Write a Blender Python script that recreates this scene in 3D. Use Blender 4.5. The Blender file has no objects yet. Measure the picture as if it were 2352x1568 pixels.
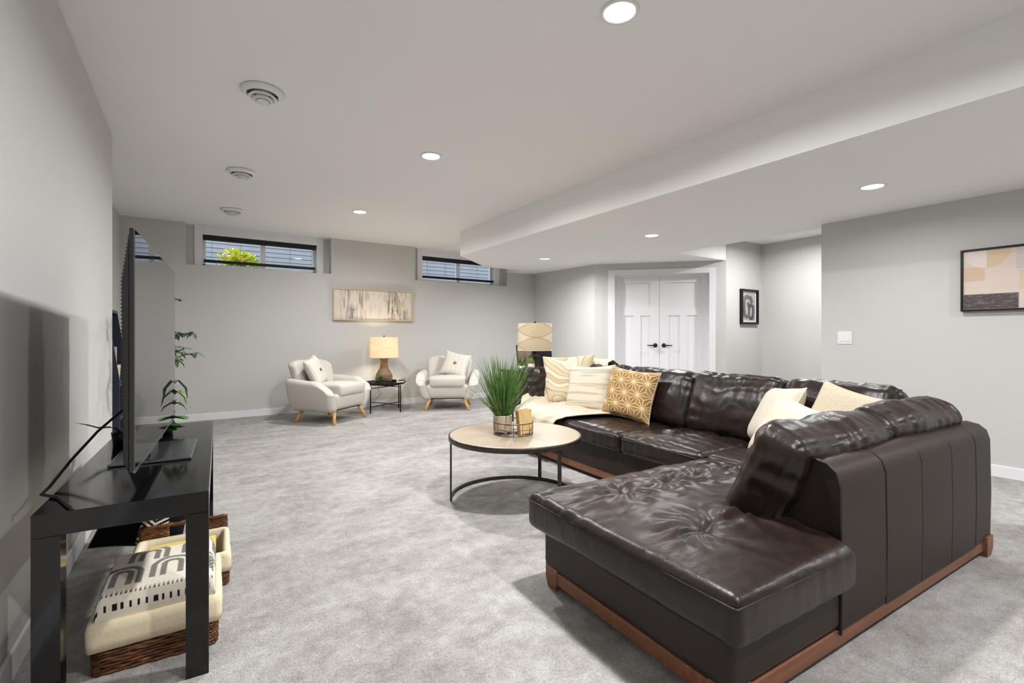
import bpy, bmesh, math, random
import numpy as np
from mathutils import Vector, Matrix, Euler, noise

random.seed(7)
C = bpy.context.scene.collection
SC = bpy.context.scene
PI = math.pi
R = math.radians

# ------------------------------------------------------------------ camera, world, exposure
CAMH = 1.053
cam_d = bpy.data.cameras.new('camera')
cam_d.sensor_width = 36.0
cam_d.lens = 36.0 * 1100.0 / 2352.0
cam_d.shift_y = -13.0 / 2352.0
cam_d.clip_start = 0.02
cam = bpy.data.objects.new('camera', cam_d)
C.objects.link(cam)
cam.location = (0, 0, CAMH)
cam.rotation_euler = (PI / 2, 0, -math.atan(728 / 1100.0))
SC.camera = cam

w = bpy.data.worlds.new('sky')
SC.world = w
w.use_nodes = True
bg = w.node_tree.nodes['Background']
bg.inputs['Color'].default_value = (0.86, 0.92, 1.0, 1)
bg.inputs['Strength'].default_value = 4.0

SC.view_settings.view_transform = 'Standard'
SC.view_settings.look = 'None'
SC.view_settings.gamma = 1.0
SC.view_settings.use_curve_mapping = False
SC.view_settings.exposure = 0.18

# watts of the downlights are listed with them below
sun_d = bpy.data.lights.new('sun', 'SUN')
sun_d.energy = 5.0
sun_d.angle = R(1.0)
sun_d.color = (1.0, 0.95, 0.86)
sun = bpy.data.objects.new('sun', sun_d)
C.objects.link(sun)
sun.rotation_euler = Vector((0.25, 0.75, -1.0)).to_track_quat('-Z', 'Y').to_euler()

# ------------------------------------------------------------------ materials
def srgb(r, g, b):
    f = lambda c: c / 12.92 if c <= 0.04045 else ((c + 0.055) / 1.055) ** 2.4
    return (f(r / 255.0), f(g / 255.0), f(b / 255.0), 1.0)

class NT:
    """tiny node builder"""
    def __init__(s, name):
        s.m = bpy.data.materials.new(name)
        s.m.use_nodes = True
        s.t = s.m.node_tree
        s.n = s.t.nodes
        s.b = s.n['Principled BSDF']
    def add(s, kind, **kw):
        nd = s.n.new(kind)
        for k, v in kw.items():
            setattr(nd, k, v)
        return nd
    def link(s, a, b):
        s.t.links.new(a, b)
    def coord(s, kind='Object', scale=(1, 1, 1), rot=(0, 0, 0)):
        tc = s.add('ShaderNodeTexCoord')
        mp = s.add('ShaderNodeMapping')
        mp.inputs['Scale'].default_value = scale
        mp.inputs['Rotation'].default_value = rot
        s.link(tc.outputs[kind], mp.inputs['Vector'])
        return mp.outputs['Vector']
    def noise(s, vec, scale, detail=3.0, rough=0.55):
        nd = s.add('ShaderNodeTexNoise')
        nd.inputs['Scale'].default_value = scale
        nd.inputs['Detail'].default_value = detail
        nd.inputs['Roughness'].default_value = rough
        s.link(vec, nd.inputs['Vector'])
        return nd.outputs['Fac']
    def ramp(s, fac, stops):
        nd = s.add('ShaderNodeValToRGB')
        els = nd.color_ramp.elements
        while len(els) < len(stops):
            els.new(0.5)
        for e, (p, c) in zip(els, stops):
            e.position = p
            e.color = c
        s.link(fac, nd.inputs['Fac'])
        return nd.outputs['Color']
    def math(s, op, a, b=0.5):
        nd = s.add('ShaderNodeMath', operation=op)
        for i, v in enumerate((a, b)):
            if isinstance(v, (int, float)):
                nd.inputs[i].default_value = v
            else:
                s.link(v, nd.inputs[i])
        return nd.outputs[0]
    def mixc(s, fac, a, b, mode='MIX'):
        nd = s.add('ShaderNodeMix', data_type='RGBA', blend_type=mode)
        for i, v in ((0, fac), (6, a), (7, b)):
            if isinstance(v, (int, float, tuple)):
                nd.inputs[i].default_value = v
            else:
                s.link(v, nd.inputs[i])
        return nd.outputs[2]
    def bump(s, h, strength=0.3, dist=0.01, normal=None):
        nd = s.add('ShaderNodeBump')
        nd.inputs['Strength'].default_value = strength
        nd.inputs['Distance'].default_value = dist
        s.link(h, nd.inputs['Height'])
        if normal is not None:
            s.link(normal, nd.inputs['Normal'])
        return nd.outputs['Normal']
    def set(s, **kw):
        for k, v in kw.items():
            k = k.replace('_', ' ')
            if k == 'Specular':
                k = 'Specular IOR Level'
            inp = s.b.inputs[k]
            if isinstance(v, (int, float, tuple)):
                inp.default_value = v
            else:
                s.link(v, inp)
        return s

def simple(name, col, rough=0.5, metal=0.0, spec=0.5, nscale=0, namp=0.0, bump=0.0, bscale=200, bdist=0.002, **kw):
    t = NT(name)
    t.set(Base_Color=col, Roughness=rough, Metallic=metal, Specular=spec)
    v = None
    if nscale:
        v = t.coord()
        f = t.noise(v, nscale, 4)
        lo = tuple(c * (1 - namp) for c in col[:3]) + (1,)
        hi = tuple(min(1, c * (1 + namp)) for c in col[:3]) + (1,)
        t.set(Base_Color=t.ramp(f, [(0.25, lo), (0.75, hi)]))
    if bump:
        v = v or t.coord()
        t.set(Normal=t.bump(t.noise(v, bscale, 4), bump, bdist))
    t.set(**kw)
    return t.m

def attr_mat(name, rough=0.9, bump=0.0, bscale=300, bdist=0.001, spec=0.2, **kw):
    """colour comes from the woven or printed pattern stored with the mesh"""
    t = NT(name)
    a = t.add('ShaderNodeVertexColor', layer_name='print')
    t.set(Base_Color=a.outputs['Color'], Roughness=rough, Specular=spec)
    if bump:
        t.set(Normal=t.bump(t.noise(t.coord(), bscale, 4), bump, bdist))
    t.set(**kw)
    return t.m

M = {}
M['wall'] = simple('wall_paint', srgb(201, 200, 197), 0.75, spec=0.25, bump=0.12, bscale=55, bdist=0.004)
M['ceil'] = simple('ceiling_paint', srgb(244, 243, 242), 0.9, spec=0.15, bump=0.18, bscale=60, bdist=0.004)
M['trim'] = simple('white_trim_paint', srgb(232, 232, 235), 0.4, spec=0.4)
M['vinyl'] = simple('white_vinyl', srgb(238, 240, 242), 0.35)
M['black_blind'] = simple('black_blind', srgb(14, 14, 16), 0.6)
M['black_metal'] = simple('black_metal', srgb(22, 22, 23), 0.4, 0.4, bump=0.05, bscale=300)
M['bronze'] = simple('dark_bronze', srgb(74, 68, 62), 0.42, 0.75, nscale=30, namp=0.35, bump=0.08, bscale=120)
M['wire'] = simple('grey_wire', srgb(92, 88, 86), 0.4, 0.8)
M['plastic_w'] = simple('white_plastic', srgb(232, 232, 232), 0.35)
M['cord'] = simple('black_cord', srgb(15, 15, 16), 0.5)
M['cord_w'] = simple('white_cord', srgb(225, 222, 216), 0.5)
M['beech'] = simple('pale_beech', srgb(214, 168, 104), 0.45, nscale=9, namp=0.12)
M['button'] = simple('brown_wood_button', srgb(136, 104, 68), 0.5, nscale=60, namp=0.2)
M['pot_wht'] = simple('white_ceramic', srgb(226, 222, 214), 0.35)
M['soil'] = simple('potting_soil', srgb(52, 40, 31), 0.95, bump=0.6, bscale=90, bdist=0.01)
M['chair'] = simple('oatmeal_linen', srgb(206, 200, 193), 0.95, spec=0.1, nscale=420, namp=0.10, bump=0.35, bscale=700, bdist=0.001)
M['navy'] = simple('navy_paint', srgb(34, 40, 58), 0.5)
M['paper'] = simple('book_paper', srgb(214, 204, 184), 0.9, nscale=60, namp=0.06)

def carpet():
    t = NT('grey_carpet')
    v = t.coord()
    big = t.noise(t.coord(scale=(1, 1.7, 1)), 2.6, 4, 0.6)
    mid = t.noise(v, 16, 4, 0.65)
    fine = t.noise(v, 260, 2, 0.6)
    fine2 = t.noise(v, 90, 3, 0.7)
    s = t.math('ADD', t.math('MULTIPLY', big, 0.55), t.math('MULTIPLY', mid, 0.45))
    c1 = t.ramp(s, [(0.38, srgb(154, 150, 146)), (0.50, srgb(176, 173, 170)), (0.61, srgb(194, 192, 190))])
    f = t.math('ADD', t.math('MULTIPLY', fine, 0.6), t.math('MULTIPLY', fine2, 0.4))
    c2 = t.ramp(f, [(0.36, (0.50, 0.48, 0.46, 1)), (0.50, (0.98, 0.97, 0.96, 1)), (0.66, (1.25, 1.24, 1.23, 1))])
    col = t.mixc(0.85, c1, c2, 'MULTIPLY')
    n1 = t.bump(f, 0.9, 0.012)
    n2 = t.bump(s, 0.35, 0.05, n1)
    t.set(Base_Color=col, Roughness=1.0, Specular=0.05, Normal=n2, Sheen_Weight=0.15, Sheen_Roughness=0.6)
    return t.m
M['carpet'] = carpet()

def leather():
    t = NT('dark_brown_leather')
    v = t.coord()
    a = t.noise(v, 9, 5, 0.6)
    b = t.noise(t.coord(scale=(1, 1, 0.6)), 30, 5, 0.62)
    vor = t.add('ShaderNodeTexVoronoi', feature='DISTANCE_TO_EDGE')
    vor.inputs['Scale'].default_value = 340
    t.link(v, vor.inputs['Vector'])
    col = t.ramp(a, [(0.3, srgb(27, 19, 16)), (0.7, srgb(40, 29, 24))])
    rg = t.ramp(b, [(0.3, (0.30, 0.30, 0.30, 1)), (0.75, (0.40, 0.40, 0.40, 1))])
    n = t.bump(vor.outputs['Distance'], 0.10, 0.001)
    n = t.bump(b, 0.09, 0.006, n)
    wv = t.noise(t.coord(scale=(1, 2.6, 1.4)), 11, 5, 0.6)
    n = t.bump(wv, 0.22, 0.012, n)
    t.set(Base_Color=col, Roughness=rg, Specular=0.38, Normal=n)
    return t.m
M['leather'] = leather()

def leather_flat():
    t = NT('smooth_brown_leather')
    v = t.coord()
    a = t.noise(v, 6, 4, 0.6)
    col = t.ramp(a, [(0.3, srgb(35, 25, 20)), (0.7, srgb(43, 32, 26))])
    t.set(Base_Color=col, Roughness=0.5, Specular=0.34, Normal=t.bump(t.noise(v, 300, 3), 0.08, 0.001))
    return t.m
M['leather_flat'] = leather_flat()
M['thread'] = simple('leather_piping', srgb(34, 28, 26), 0.5)

def wood(name, c1, c2, scale=(1, 14, 14), rough=0.4):
    t = NT(name)
    v = t.coord(scale=scale)
    f = t.noise(v, 3.0, 5, 0.65)
    t.set(Base_Color=t.ramp(f, [(0.3, c1), (0.7, c2)]), Roughness=rough, Normal=t.bump(f, 0.06, 0.003))
    return t.m
M['redwood'] = wood('reddish_brown_wood', srgb(100, 60, 38), srgb(134, 86, 58))
M['table_wood'] = None

def table_top():
    t = NT('sunburst_pale_wood')
    tc = t.add('ShaderNodeTexCoord')
    sep = t.add('ShaderNodeSeparateXYZ')
    t.link(tc.outputs['Object'], sep.inputs[0])
    ang = t.math('ARCTAN2', sep.outputs['Y'], sep.outputs['X'])
    # veneer wedges: step noise by wedge, plus grain running along the radius
    wedge = t.math('FLOOR', t.math('MULTIPLY', ang, 16 / (2 * PI)))
    wn = t.add('ShaderNodeTexWhiteNoise', noise_dimensions='1D')
    t.link(wedge, wn.inputs['W'])
    comb = t.add('ShaderNodeCombineXYZ')
    t.link(t.math('MULTIPLY', ang, 9.0), comb.inputs['X'])
    rad = t.add('ShaderNodeVectorMath', operation='LENGTH')
    t.link(tc.outputs['Object'], rad.inputs[0])
    t.link(t.math('MULTIPLY', rad.outputs['Value'], 2.2), comb.inputs['Y'])
    g = t.noise(comb.outputs[0], 3.4, 5, 0.65)
    base = t.ramp(g, [(0.3, srgb(142, 128, 110)), (0.55, srgb(164, 151, 134)), (0.75, srgb(176, 165, 150))])
    tint = t.ramp(wn.outputs['Value'], [(0.0, (0.90, 0.88, 0.86, 1)), (1.0, (1.04, 1.03, 1.02, 1))])
    col = t.mixc(1.0, base, tint, 'MULTIPLY')
    fr = t.math('FRACT', t.math('MULTIPLY', ang, 16 / (2 * PI)))
    joint = t.math('LESS_THAN', t.math('MULTIPLY', fr, rad.outputs['Value']), 0.006)
    col = t.mixc(joint, col, srgb(150, 128, 102))
    t.set(Base_Color=col, Roughness=0.36, Specular=0.5, Normal=t.bump(g, 0.05, 0.002))
    return t.m
M['table_wood'] = table_top()

def wicker():
    t = NT('brown_wicker')
    v = t.coord(scale=(1, 1, 2.5))
    f = t.noise(v, 22, 4, 0.7)
    t.set(Base_Color=t.ramp(f, [(0.28, srgb(48, 27, 15)), (0.5, srgb(98, 58, 30)), (0.72, srgb(168, 112, 62))]), Roughness=0.45)
    return t.m
M['wicker'] = wicker()
M['liner'] = simple('cream_cotton', srgb(228, 214, 184), 0.95, spec=0.1, bump=0.25, bscale=60, bdist=0.006)
M['throw'] = simple('cream_knit', srgb(205, 192, 171), 0.98, spec=0.05, nscale=240, namp=0.06, bump=0.4, bscale=420, bdist=0.002, Sheen_Weight=0.3)
M['pillow_w'] = simple('ivory_linen', srgb(204, 196, 180), 0.95, spec=0.1, nscale=300, namp=0.05, bump=0.3, bscale=520, bdist=0.001)
M['pillow_b'] = simple('beige_boucle', srgb(190, 179, 158), 0.98, spec=0.05, nscale=120, namp=0.12, bump=0.6, bscale=260, bdist=0.003)
M['cloth'] = attr_mat('printed_cloth', 0.95, 0.3, 500)
M['canvas'] = attr_mat('painted_canvas', 0.8, 0.25, 160, 0.001)
M['print'] = attr_mat('paper_print', 0.6)
M['pottery'] = attr_mat('patterned_pottery', 0.45, 0.15, 160, 0.002, spec=0.4)

def leaf_mat(name, c1, c2, scale=8, rough=0.45):
    t = NT(name)
    v = t.coord()
    f = t.noise(v, scale, 3)
    t.set(Base_Color=t.ramp(f, [(0.3, c1), (0.7, c2)]), Roughness=rough, Subsurface_Weight=0.0)
    return t.m
M['grass'] = leaf_mat('grass_blades', srgb(46, 82, 34), srgb(112, 150, 72), 30)
M['leaf'] = leaf_mat('green_leaf', srgb(38, 78, 34), srgb(98, 152, 58), 14)
M['ficus'] = leaf_mat('ficus_leaf', srgb(34, 58, 38), srgb(74, 112, 66), 12)
M['bush'] = leaf_mat('yellow_green_leaf', srgb(118, 160, 34), srgb(232, 214, 96), 5)
M['bark'] = simple('bark', srgb(92, 74, 58), 0.9, nscale=30, namp=0.3)
M['petal'] = simple('orange_bract', srgb(204, 108, 42), 0.6, nscale=40, namp=0.25)

def glass():
    t = NT('window_glass')
    tr = t.add('ShaderNodeBsdfTransparent')
    tr.inputs['Color'].default_value = (0.93, 0.96, 0.97, 1)
    gl = t.add('ShaderNodeBsdfGlossy')
    gl.inputs['Roughness'].default_value = 0.03
    fr = t.add('ShaderNodeFresnel')
    fr.inputs['IOR'].default_value = 1.12
    mx = t.add('ShaderNodeMixShader')
    t.link(fr.outputs[0], mx.inputs[0])
    t.link(tr.outputs[0], mx.inputs[1])
    t.link(gl.outputs[0], mx.inputs[2])
    t.link(mx.outputs[0], t.n['Material Output'].inputs['Surface'])
    return t.m
M['glass'] = glass()

def emit(name, col, strength):
    t = NT(name)
    t.set(Base_Color=col, Emission_Color=col, Emission_Strength=strength)
    return t.m
M['lens'] = emit('lit_lens', (1.0, 0.97, 0.93, 1), 14.0)

def shade_mat(name):
    t = NT(name)
    a = t.add('ShaderNodeVertexColor', layer_name='print')
    t.set(Base_Color=a.outputs['Color'], Roughness=0.95, Specular=0.05)
    tl = t.add('ShaderNodeBsdfTranslucent')
    t.link(a.outputs['Color'], tl.inputs['Color'])
    mx = t.add('ShaderNodeMixShader')
    mx.inputs[0].default_value = 0.45
    t.link(t.b.outputs[0], mx.inputs[1])
    t.link(tl.outputs[0], mx.inputs[2])
    t.link(mx.outputs[0], t.n['Material Output'].inputs['Surface'])
    return t.m
M['shade'] = shade_mat('printed_lamp_shade')
M['tv_screen'] = simple('tv_glass', srgb(10, 10, 12), 0.03, spec=0.9, IOR=1.9)
M['tv_body'] = simple('tv_plastic', srgb(36, 36, 37), 0.45)
M['tv_metal'] = simple('tv_brushed_metal', srgb(118, 121, 126), 0.2, 0.85)
M['lacquer'] = simple('black_lacquer', srgb(13, 13, 14), 0.09, spec=0.36, nscale=5, namp=0.2, bump=0.015, bscale=14, bdist=0.003, IOR=1.6)
M['siding'] = simple('slate_siding', srgb(84, 88, 96), 0.7, nscale=6, namp=0.08)
M['ground'] = simple('garden_soil', srgb(88, 82, 70), 0.95, nscale=8, namp=0.3)

# ------------------------------------------------------------------ mesh helpers
class MB:
    def __init__(s):
        s.v = []
        s.f = []
    def add(s, vs, fs):
        o = len(s.v)
        s.v += [tuple(p) for p in vs]
        s.f += [tuple(i + o for i in f) for f in fs]
        return s
    def box(s, a, b):
        x0, y0, z0 = a
        x1, y1, z1 = b
        return s.add([(x0, y0, z0), (x1, y0, z0), (x1, y1, z0), (x0, y1, z0), (x0, y0, z1), (x1, y0, z1), (x1, y1, z1), (x0, y1, z1)],
                     [(0, 3, 2, 1), (4, 5, 6, 7), (0, 1, 5, 4), (1, 2, 6, 5), (2, 3, 7, 6), (3, 0, 4, 7)])
    def quad(s, a, b, c, d):
        return s.add([a, b, c, d], [(0, 1, 2, 3)])
    def prism(s, poly, vec):
        """closed polygon extruded along vec"""
        n = len(poly)
        p1 = [tuple(Vector(p) + Vector(vec)) for p in poly]
        fs = [tuple(range(n))[::-1], tuple(range(n, 2 * n))]
        fs += [(i, (i + 1) % n, n + (i + 1) % n, n + i) for i in range(n)]
        return s.add(list(poly) + p1, fs)
    def tube(s, path, r, n=8, cap=True, closed=False):
        P = [Vector(p) for p in path]
        m = len(P)
        rr = r if hasattr(r, '__len__') else [r] * m
        vs, fs = [], []
        up = Vector((0, 0, 1))
        prev = None
        for i, p in enumerate(P):
            if closed:
                t = P[(i + 1) % m] - P[i - 1]
            else:
                t = P[min(i + 1, m - 1)] - P[max(i - 1, 0)]
            t.normalize()
            if prev is None:
                a = t.cross(up)
                if a.length < 1e-3:
                    a = t.cross(Vector((1, 0, 0)))
            else:
                a = prev - t * prev.dot(t)
            a.normalize()
            prev = a
            b = t.cross(a)
            for k in range(n):
                an = 2 * PI * k / n
                vs.append(tuple(p + (a * math.cos(an) + b * math.sin(an)) * rr[i]))
        seg = m if closed else m - 1
        for i in range(seg):
            j = (i + 1) % m
            for k in range(n):
                fs.append((i * n + k, i * n + (k + 1) % n, j * n + (k + 1) % n, j * n + k))
        if cap and not closed:
            fs.append(tuple(range(n))[::-1])
            fs.append(tuple((m - 1) * n + k for k in range(n)))
        return s.add(vs, fs)
    def cyl(s, p0, p1, r0, r1=None, n=16):
        return s.tube([p0, p1], [r0, r0 if r1 is None else r1], n)
    def lathe(s, prof, n=32, c=(0, 0, 0), cap0=True, cap1=True):
        vs, fs = [], []
        for r, z in prof:
            for k in range(n):
                a = 2 * PI * k / n
                vs.append((c[0] + r * math.cos(a), c[1] + r * math.sin(a), c[2] + z))
        for i in range(len(prof) - 1):
            for k in range(n):
                fs.append((i * n + k, i * n + (k + 1) % n, (i + 1) * n + (k + 1) % n, (i + 1) * n + k))
        if cap0:
            fs.append(tuple(range(n))[::-1])
        if cap1:
            fs.append(tuple((len(prof) - 1) * n + k for k in range(n)))
        return s.add(vs, fs)
    def sphere(s, c, r, nu=10, nv=7, sc=(1, 1, 1)):
        prof = [(math.sin(PI * j / nv) * r + 1e-5, -math.cos(PI * j / nv) * r) for j in range(nv + 1)]
        o = len(s.v)
        s.lathe(prof, nu)
        for i in range(o, len(s.v)):
            x, y, z = s.v[i]
            s.v[i] = (c[0] + x * sc[0], c[1] + y * sc[1], c[2] + z * sc[2])
        return s

def fixn(me):
    bm = bmesh.new()
    bm.from_mesh(me)
    bmesh.ops.recalc_face_normals(bm, faces=bm.faces)
    bm.to_mesh(me)
    bm.free()

def obj(name, mb, mat, parent=None, loc=(0, 0, 0), rot=(0, 0, 0), smooth=False, bevel=0.0, seg=2, recalc=True):
    me = bpy.data.meshes.new(name)
    me.from_pydata(mb.v, [], mb.f)
    if recalc:
        fixn(me)
    me.update()
    me.materials.append(M[mat] if isinstance(mat, str) else mat)
    o = bpy.data.objects.new(name, me)
    C.objects.link(o)
    o.location = loc
    o.rotation_euler = rot
    if parent is not None:
        o.parent = parent
    if smooth:
        me.shade_smooth()
    if bevel:
        m = o.modifiers.new('edge', 'BEVEL')
        m.width = bevel
        m.segments = seg
        m.limit_method = 'ANGLE'
        m.angle_limit = R(40)
        me.shade_smooth()
        m.harden_normals = True
    return o

def tag(o, label, cat=None, group=None):
    o['label'] = label
    if cat:
        o['category'] = cat
    if group:
        o['group'] = group
    return o

def thing(name, label, cat, loc=(0, 0, 0), rotz=0.0, group=None):
    o = bpy.data.objects.new(name, None)
    C.objects.link(o)
    o.empty_display_size = 0.1
    o.location = loc
    o.rotation_euler = (0, 0, rotz)
    return tag(o, label, cat, group)

def struct(name, mb, mat, parent=None, bevel=0.0, **kw):
    o = obj(name, mb, mat, parent, bevel=bevel, **kw)
    if parent is None:
        o['kind'] = 'structure'
    return o

def gridmesh(name, P, mat, parent=None, col=None, thick=0.0, wrapu=False, wrapv=False, loc=(0, 0, 0), rot=(0, 0, 0), smooth=True):
    """P: (nv, nu, 3) array of points; col: (nv, nu, 3) linear colour"""
    nv, nu = P.shape[:2]
    me = bpy.data.meshes.new(name)
    iv = np.arange(nv if wrapv else nv - 1)
    iu = np.arange(nu if wrapu else nu - 1)
    I, J = np.meshgrid(iv, iu, indexing='ij')
    I2, J2 = (I + 1) % nv, (J + 1) % nu
    F = np.stack([I * nu + J, I * nu + J2, I2 * nu + J2, I2 * nu + J], -1).reshape(-1, 4)
    me.from_pydata(P.reshape(-1, 3).tolist(), [], F.tolist())
    if col is not None:
        at = me.color_attributes.new('print', 'FLOAT_COLOR', 'POINT')
        c4 = np.concatenate([col.reshape(-1, 3), np.ones((nv * nu, 1))], 1).astype(np.float32)
        at.data.foreach_set('color', c4.ravel())
    me.materials.append(M[mat] if isinstance(mat, str) else mat)
    if smooth:
        me.shade_smooth()
    me.update()
    o = bpy.data.objects.new(name, me)
    C.objects.link(o)
    o.location = loc
    o.rotation_euler = rot
    if parent is not None:
        o.parent = parent
    if thick:
        m = o.modifiers.new('thickness', 'SOLIDIFY')
        m.thickness = thick
        m.offset = 0
    return o

def lin(r, g, b):
    return np.array(srgb(r, g, b)[:3])

def sstep(a, b, x):
    t = np.clip((x - a) / (b - a), 0, 1)
    return t * t * (3 - 2 * t)

_rng = np.random.RandomState(3)
def vnoise(x, y, seed=0):
    """smooth value noise on numpy arrays"""
    xi, yi = np.floor(x).astype(int), np.floor(y).astype(int)
    fx, fy = x - xi, y - yi
    fx, fy = fx * fx * (3 - 2 * fx), fy * fy * (3 - 2 * fy)
    def h(i, j):
        n = (i * 374761393 + j * 668265263 + seed * 1274126177) & 0x7fffffff
        n = ((n ^ (n >> 13)) * 1103515245) & 0x7fffffff
        return ((n ^ (n >> 16)) & 0xffff) / 65535.0
    a, b, c, d = h(xi, yi), h(xi + 1, yi), h(xi, yi + 1), h(xi + 1, yi + 1)
    return (a * (1 - fx) + b * fx) * (1 - fy) + (c * (1 - fx) + d * fx) * fy
def fbm(x, y, seed=0, oct=4):
    s, a, t = 0, 0.5, 0
    for k in range(oct):
        s = s + a * vnoise(x * 2 ** k, y * 2 ** k, seed + k)
        t += a
        a *= 0.5
    return s / t

def cushion(name, dims, mat, parent=None, loc=(0, 0, 0), rot=(0, 0, 0), n=(40, 40, 12), r=0.05, crown=(0, 0, 0.02),
            wr=0.004, wscale=6.0, gather=0.0, seed=0, deform=None, label=None):
    """upholstered block: rounded box with crowned faces, creases and gathered edges"""
    h = [d / 2.0 for d in dims]
    idx, vs, fs = {}, [], []
    def vid(p):
        k = (round(p[0], 5), round(p[1], 5), round(p[2], 5))
        if k not in idx:
            idx[k] = len(vs)
            vs.append(p)
        return idx[k]
    for ax in range(3):
        a1, a2 = (ax + 1) % 3, (ax + 2) % 3
        for sg in (-1, 1):
            for i in range(n[a1]):
                for j in range(n[a2]):
                    q = []
                    for di, dj in ((0, 0), (1, 0), (1, 1), (0, 1)):
                        p = [0, 0, 0]
                        p[ax] = sg
                        p[a1] = -1 + 2.0 * (i + di) / n[a1]
                        p[a2] = -1 + 2.0 * (j + dj) / n[a2]
                        q.append(vid(tuple(p)))
                    fs.append(tuple(q) if sg > 0 else tuple(q[::-1]))
    out = []
    for p in vs:
        q = [p[k] * h[k] for k in range(3)]
        inner = [max(-(h[k] - r), min(h[k] - r, q[k])) for k in range(3)]
        d = Vector([q[k] - inner[k] for k in range(3)])
        nrm = d.normalized()
        pos = Vector(inner) + nrm * r
        for k in range(3):
            if crown[k]:
                a1, a2 = (k + 1) % 3, (k + 2) % 3
                pos[k] += crown[k] * (1 - p[a1] ** 2) * (1 - p[a2] ** 2) * p[k] * (1 if abs(p[k]) == 1 else abs(p[k]))
        s = pos * wscale + Vector((seed * 7.3, seed * 3.1, seed * 5.7))
        nz = noise.noise(s) + 0.6 * noise.noise(Vector((s.x * 2.3, s.y * 0.9, s.z * 2.3)))
        rid = 1 - abs(noise.noise(s * 1.7 + Vector((9, 3, 1)))) * 2
        off = wr * (0.9 * nz + 0.7 * max(0, rid) ** 3)
        if gather:
            g = 0
            for k in range(3):
                a1, a2 = (k + 1) % 3, (k + 2) % 3
                e = min(h[a1] - abs(q[a1]), h[a2] - abs(q[a2]))
                g += math.exp(-max(e, 0) / 0.06) * math.sin(q[k] * 75 + 4 * noise.noise(s) + seed) * (0.5 + noise.noise(s * 0.8))
            off += gather * g
        pos += nrm * off
        if deform:
            pos = deform(pos, p)
        out.append(tuple(pos))
    mb = MB()
    mb.v, mb.f = out, fs
    o = obj(name, mb, mat, parent, loc, rot, smooth=True, recalc=False)
    if label:
        o['label'] = label
    return o

def pillow(name, label, size, th, mat, loc, rot, colf=None, n=44, group=None, cat='pillow', pinch=0.10, seed=0, root=None):
    """stuffed square pillow, pointed corners, standing in its local XZ plane (front faces -Y)"""
    u = np.linspace(-1, 1, n)
    V, U = np.meshgrid(u, u, indexing='ij')
    fx = 1 - pinch * (1 - U ** 2) * 0 - pinch * (1 - V ** 2) * np.abs(U) ** 3
    fz = 1 - pinch * (1 - U ** 2) * np.abs(V) ** 3
    X = U * fx * size[0] / 2
    Z = V * fz * size[1] / 2
    prof = np.clip((1 - U ** 4) * (1 - V ** 4), 0, 1) ** 0.55
    wr = (fbm(U * 2.2 + seed * 5 + 9, V * 2.2 + 20, seed) - 0.5) * 0.05 * np.clip(prof * 2, 0, 1)
    Y = th / 2 * (prof + wr)
    front = np.stack([X, -Y, Z], -1)
    back = np.stack([X, Y, Z], -1)
    e = thing(name, label, cat, loc, 0, group)
    e.rotation_euler = rot
    c = colf(U, V) if colf else None
    o1 = gridmesh('front_cover', front, mat, e, c)
    o2 = gridmesh('back_cover', back[:, ::-1], mat, e, c[:, ::-1] if c is not None else None)
    ring = [tuple(front[0, i]) for i in range(0, n - 1, 3)] + [tuple(front[i, -1]) for i in range(0, n - 1, 3)] + \
           [tuple(front[-1, i]) for i in range(n - 1, 0, -3)] + [tuple(front[i, 0]) for i in range(n - 1, 0, -3)]
    s = obj('edge_seam', MB().tube(ring, 0.0035, 6, closed=True), M['thread'] if mat == 'leather' else (M['pillow_w'] if mat != 'pillow_b' else M['pillow_b']), e, smooth=True)
    return e

# ================================================================== the room
H = 2.44
SZ = 2.12          # underside of the lowered ceiling
YB = 7.08          # back wall
struct('floor', MB().box((-0.95, -2.7, -0.06), (7.4, 7.4, 0)), 'carpet')
struct('ceiling', MB().box((-0.95, -2.7, H), (7.4, 7.4, H + 0.08)), 'ceil')

# lowered ceiling: chamfered end, notch in front of the window, follows the angled closet wall
low = [(2.935, -2.65, 2.112), (2.935, 5.68, 2.116), (3.86, 6.60, 2.146), (4.55, 6.60, 2.150), (4.58, YB, 2.166),
       (5.20, YB, 2.180), (5.02, 5.315, 2.125), (6.275, 3.98, 2.122), (5.17, 3.98, 2.120), (5.17, 2.10, 2.120), (5.17, -2.65, 2.120)]
mb = MB()
tris = [(0, 1, 7, 8), (0, 8, 9, 10), (1, 2, 6, 7), (2, 3, 6), (3, 4, 5), (3, 5, 6)]
mb.add(low, tris)
n = len(low)
top = [(x, y, H + 0.01) for x, y, z in low]
o = len(mb.v)
mb.v += top
for i in range(n):
    j = (i + 1) % n
    mb.f.append((i, j, o + j, o + i))
struct('ceiling_lowered', mb, 'ceil')

struct('wall_left', MB().box((-0.90, -2.7, 0), (-0.476, 4.28, H)), 'wall', bevel=0.004)
struct('wall_left_recess', MB().box((-0.90, 4.28, 0), (-0.722, 7.3, H)), 'wall')
struct('wall_front', MB().box((-0.95, -2.75, 0), (7.4, -2.6, H)), 'wall')
struct('wall_right', MB().box((5.0, -2.7, 0), (5.17, 2.19, H)), 'wall', bevel=0.004)

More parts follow.
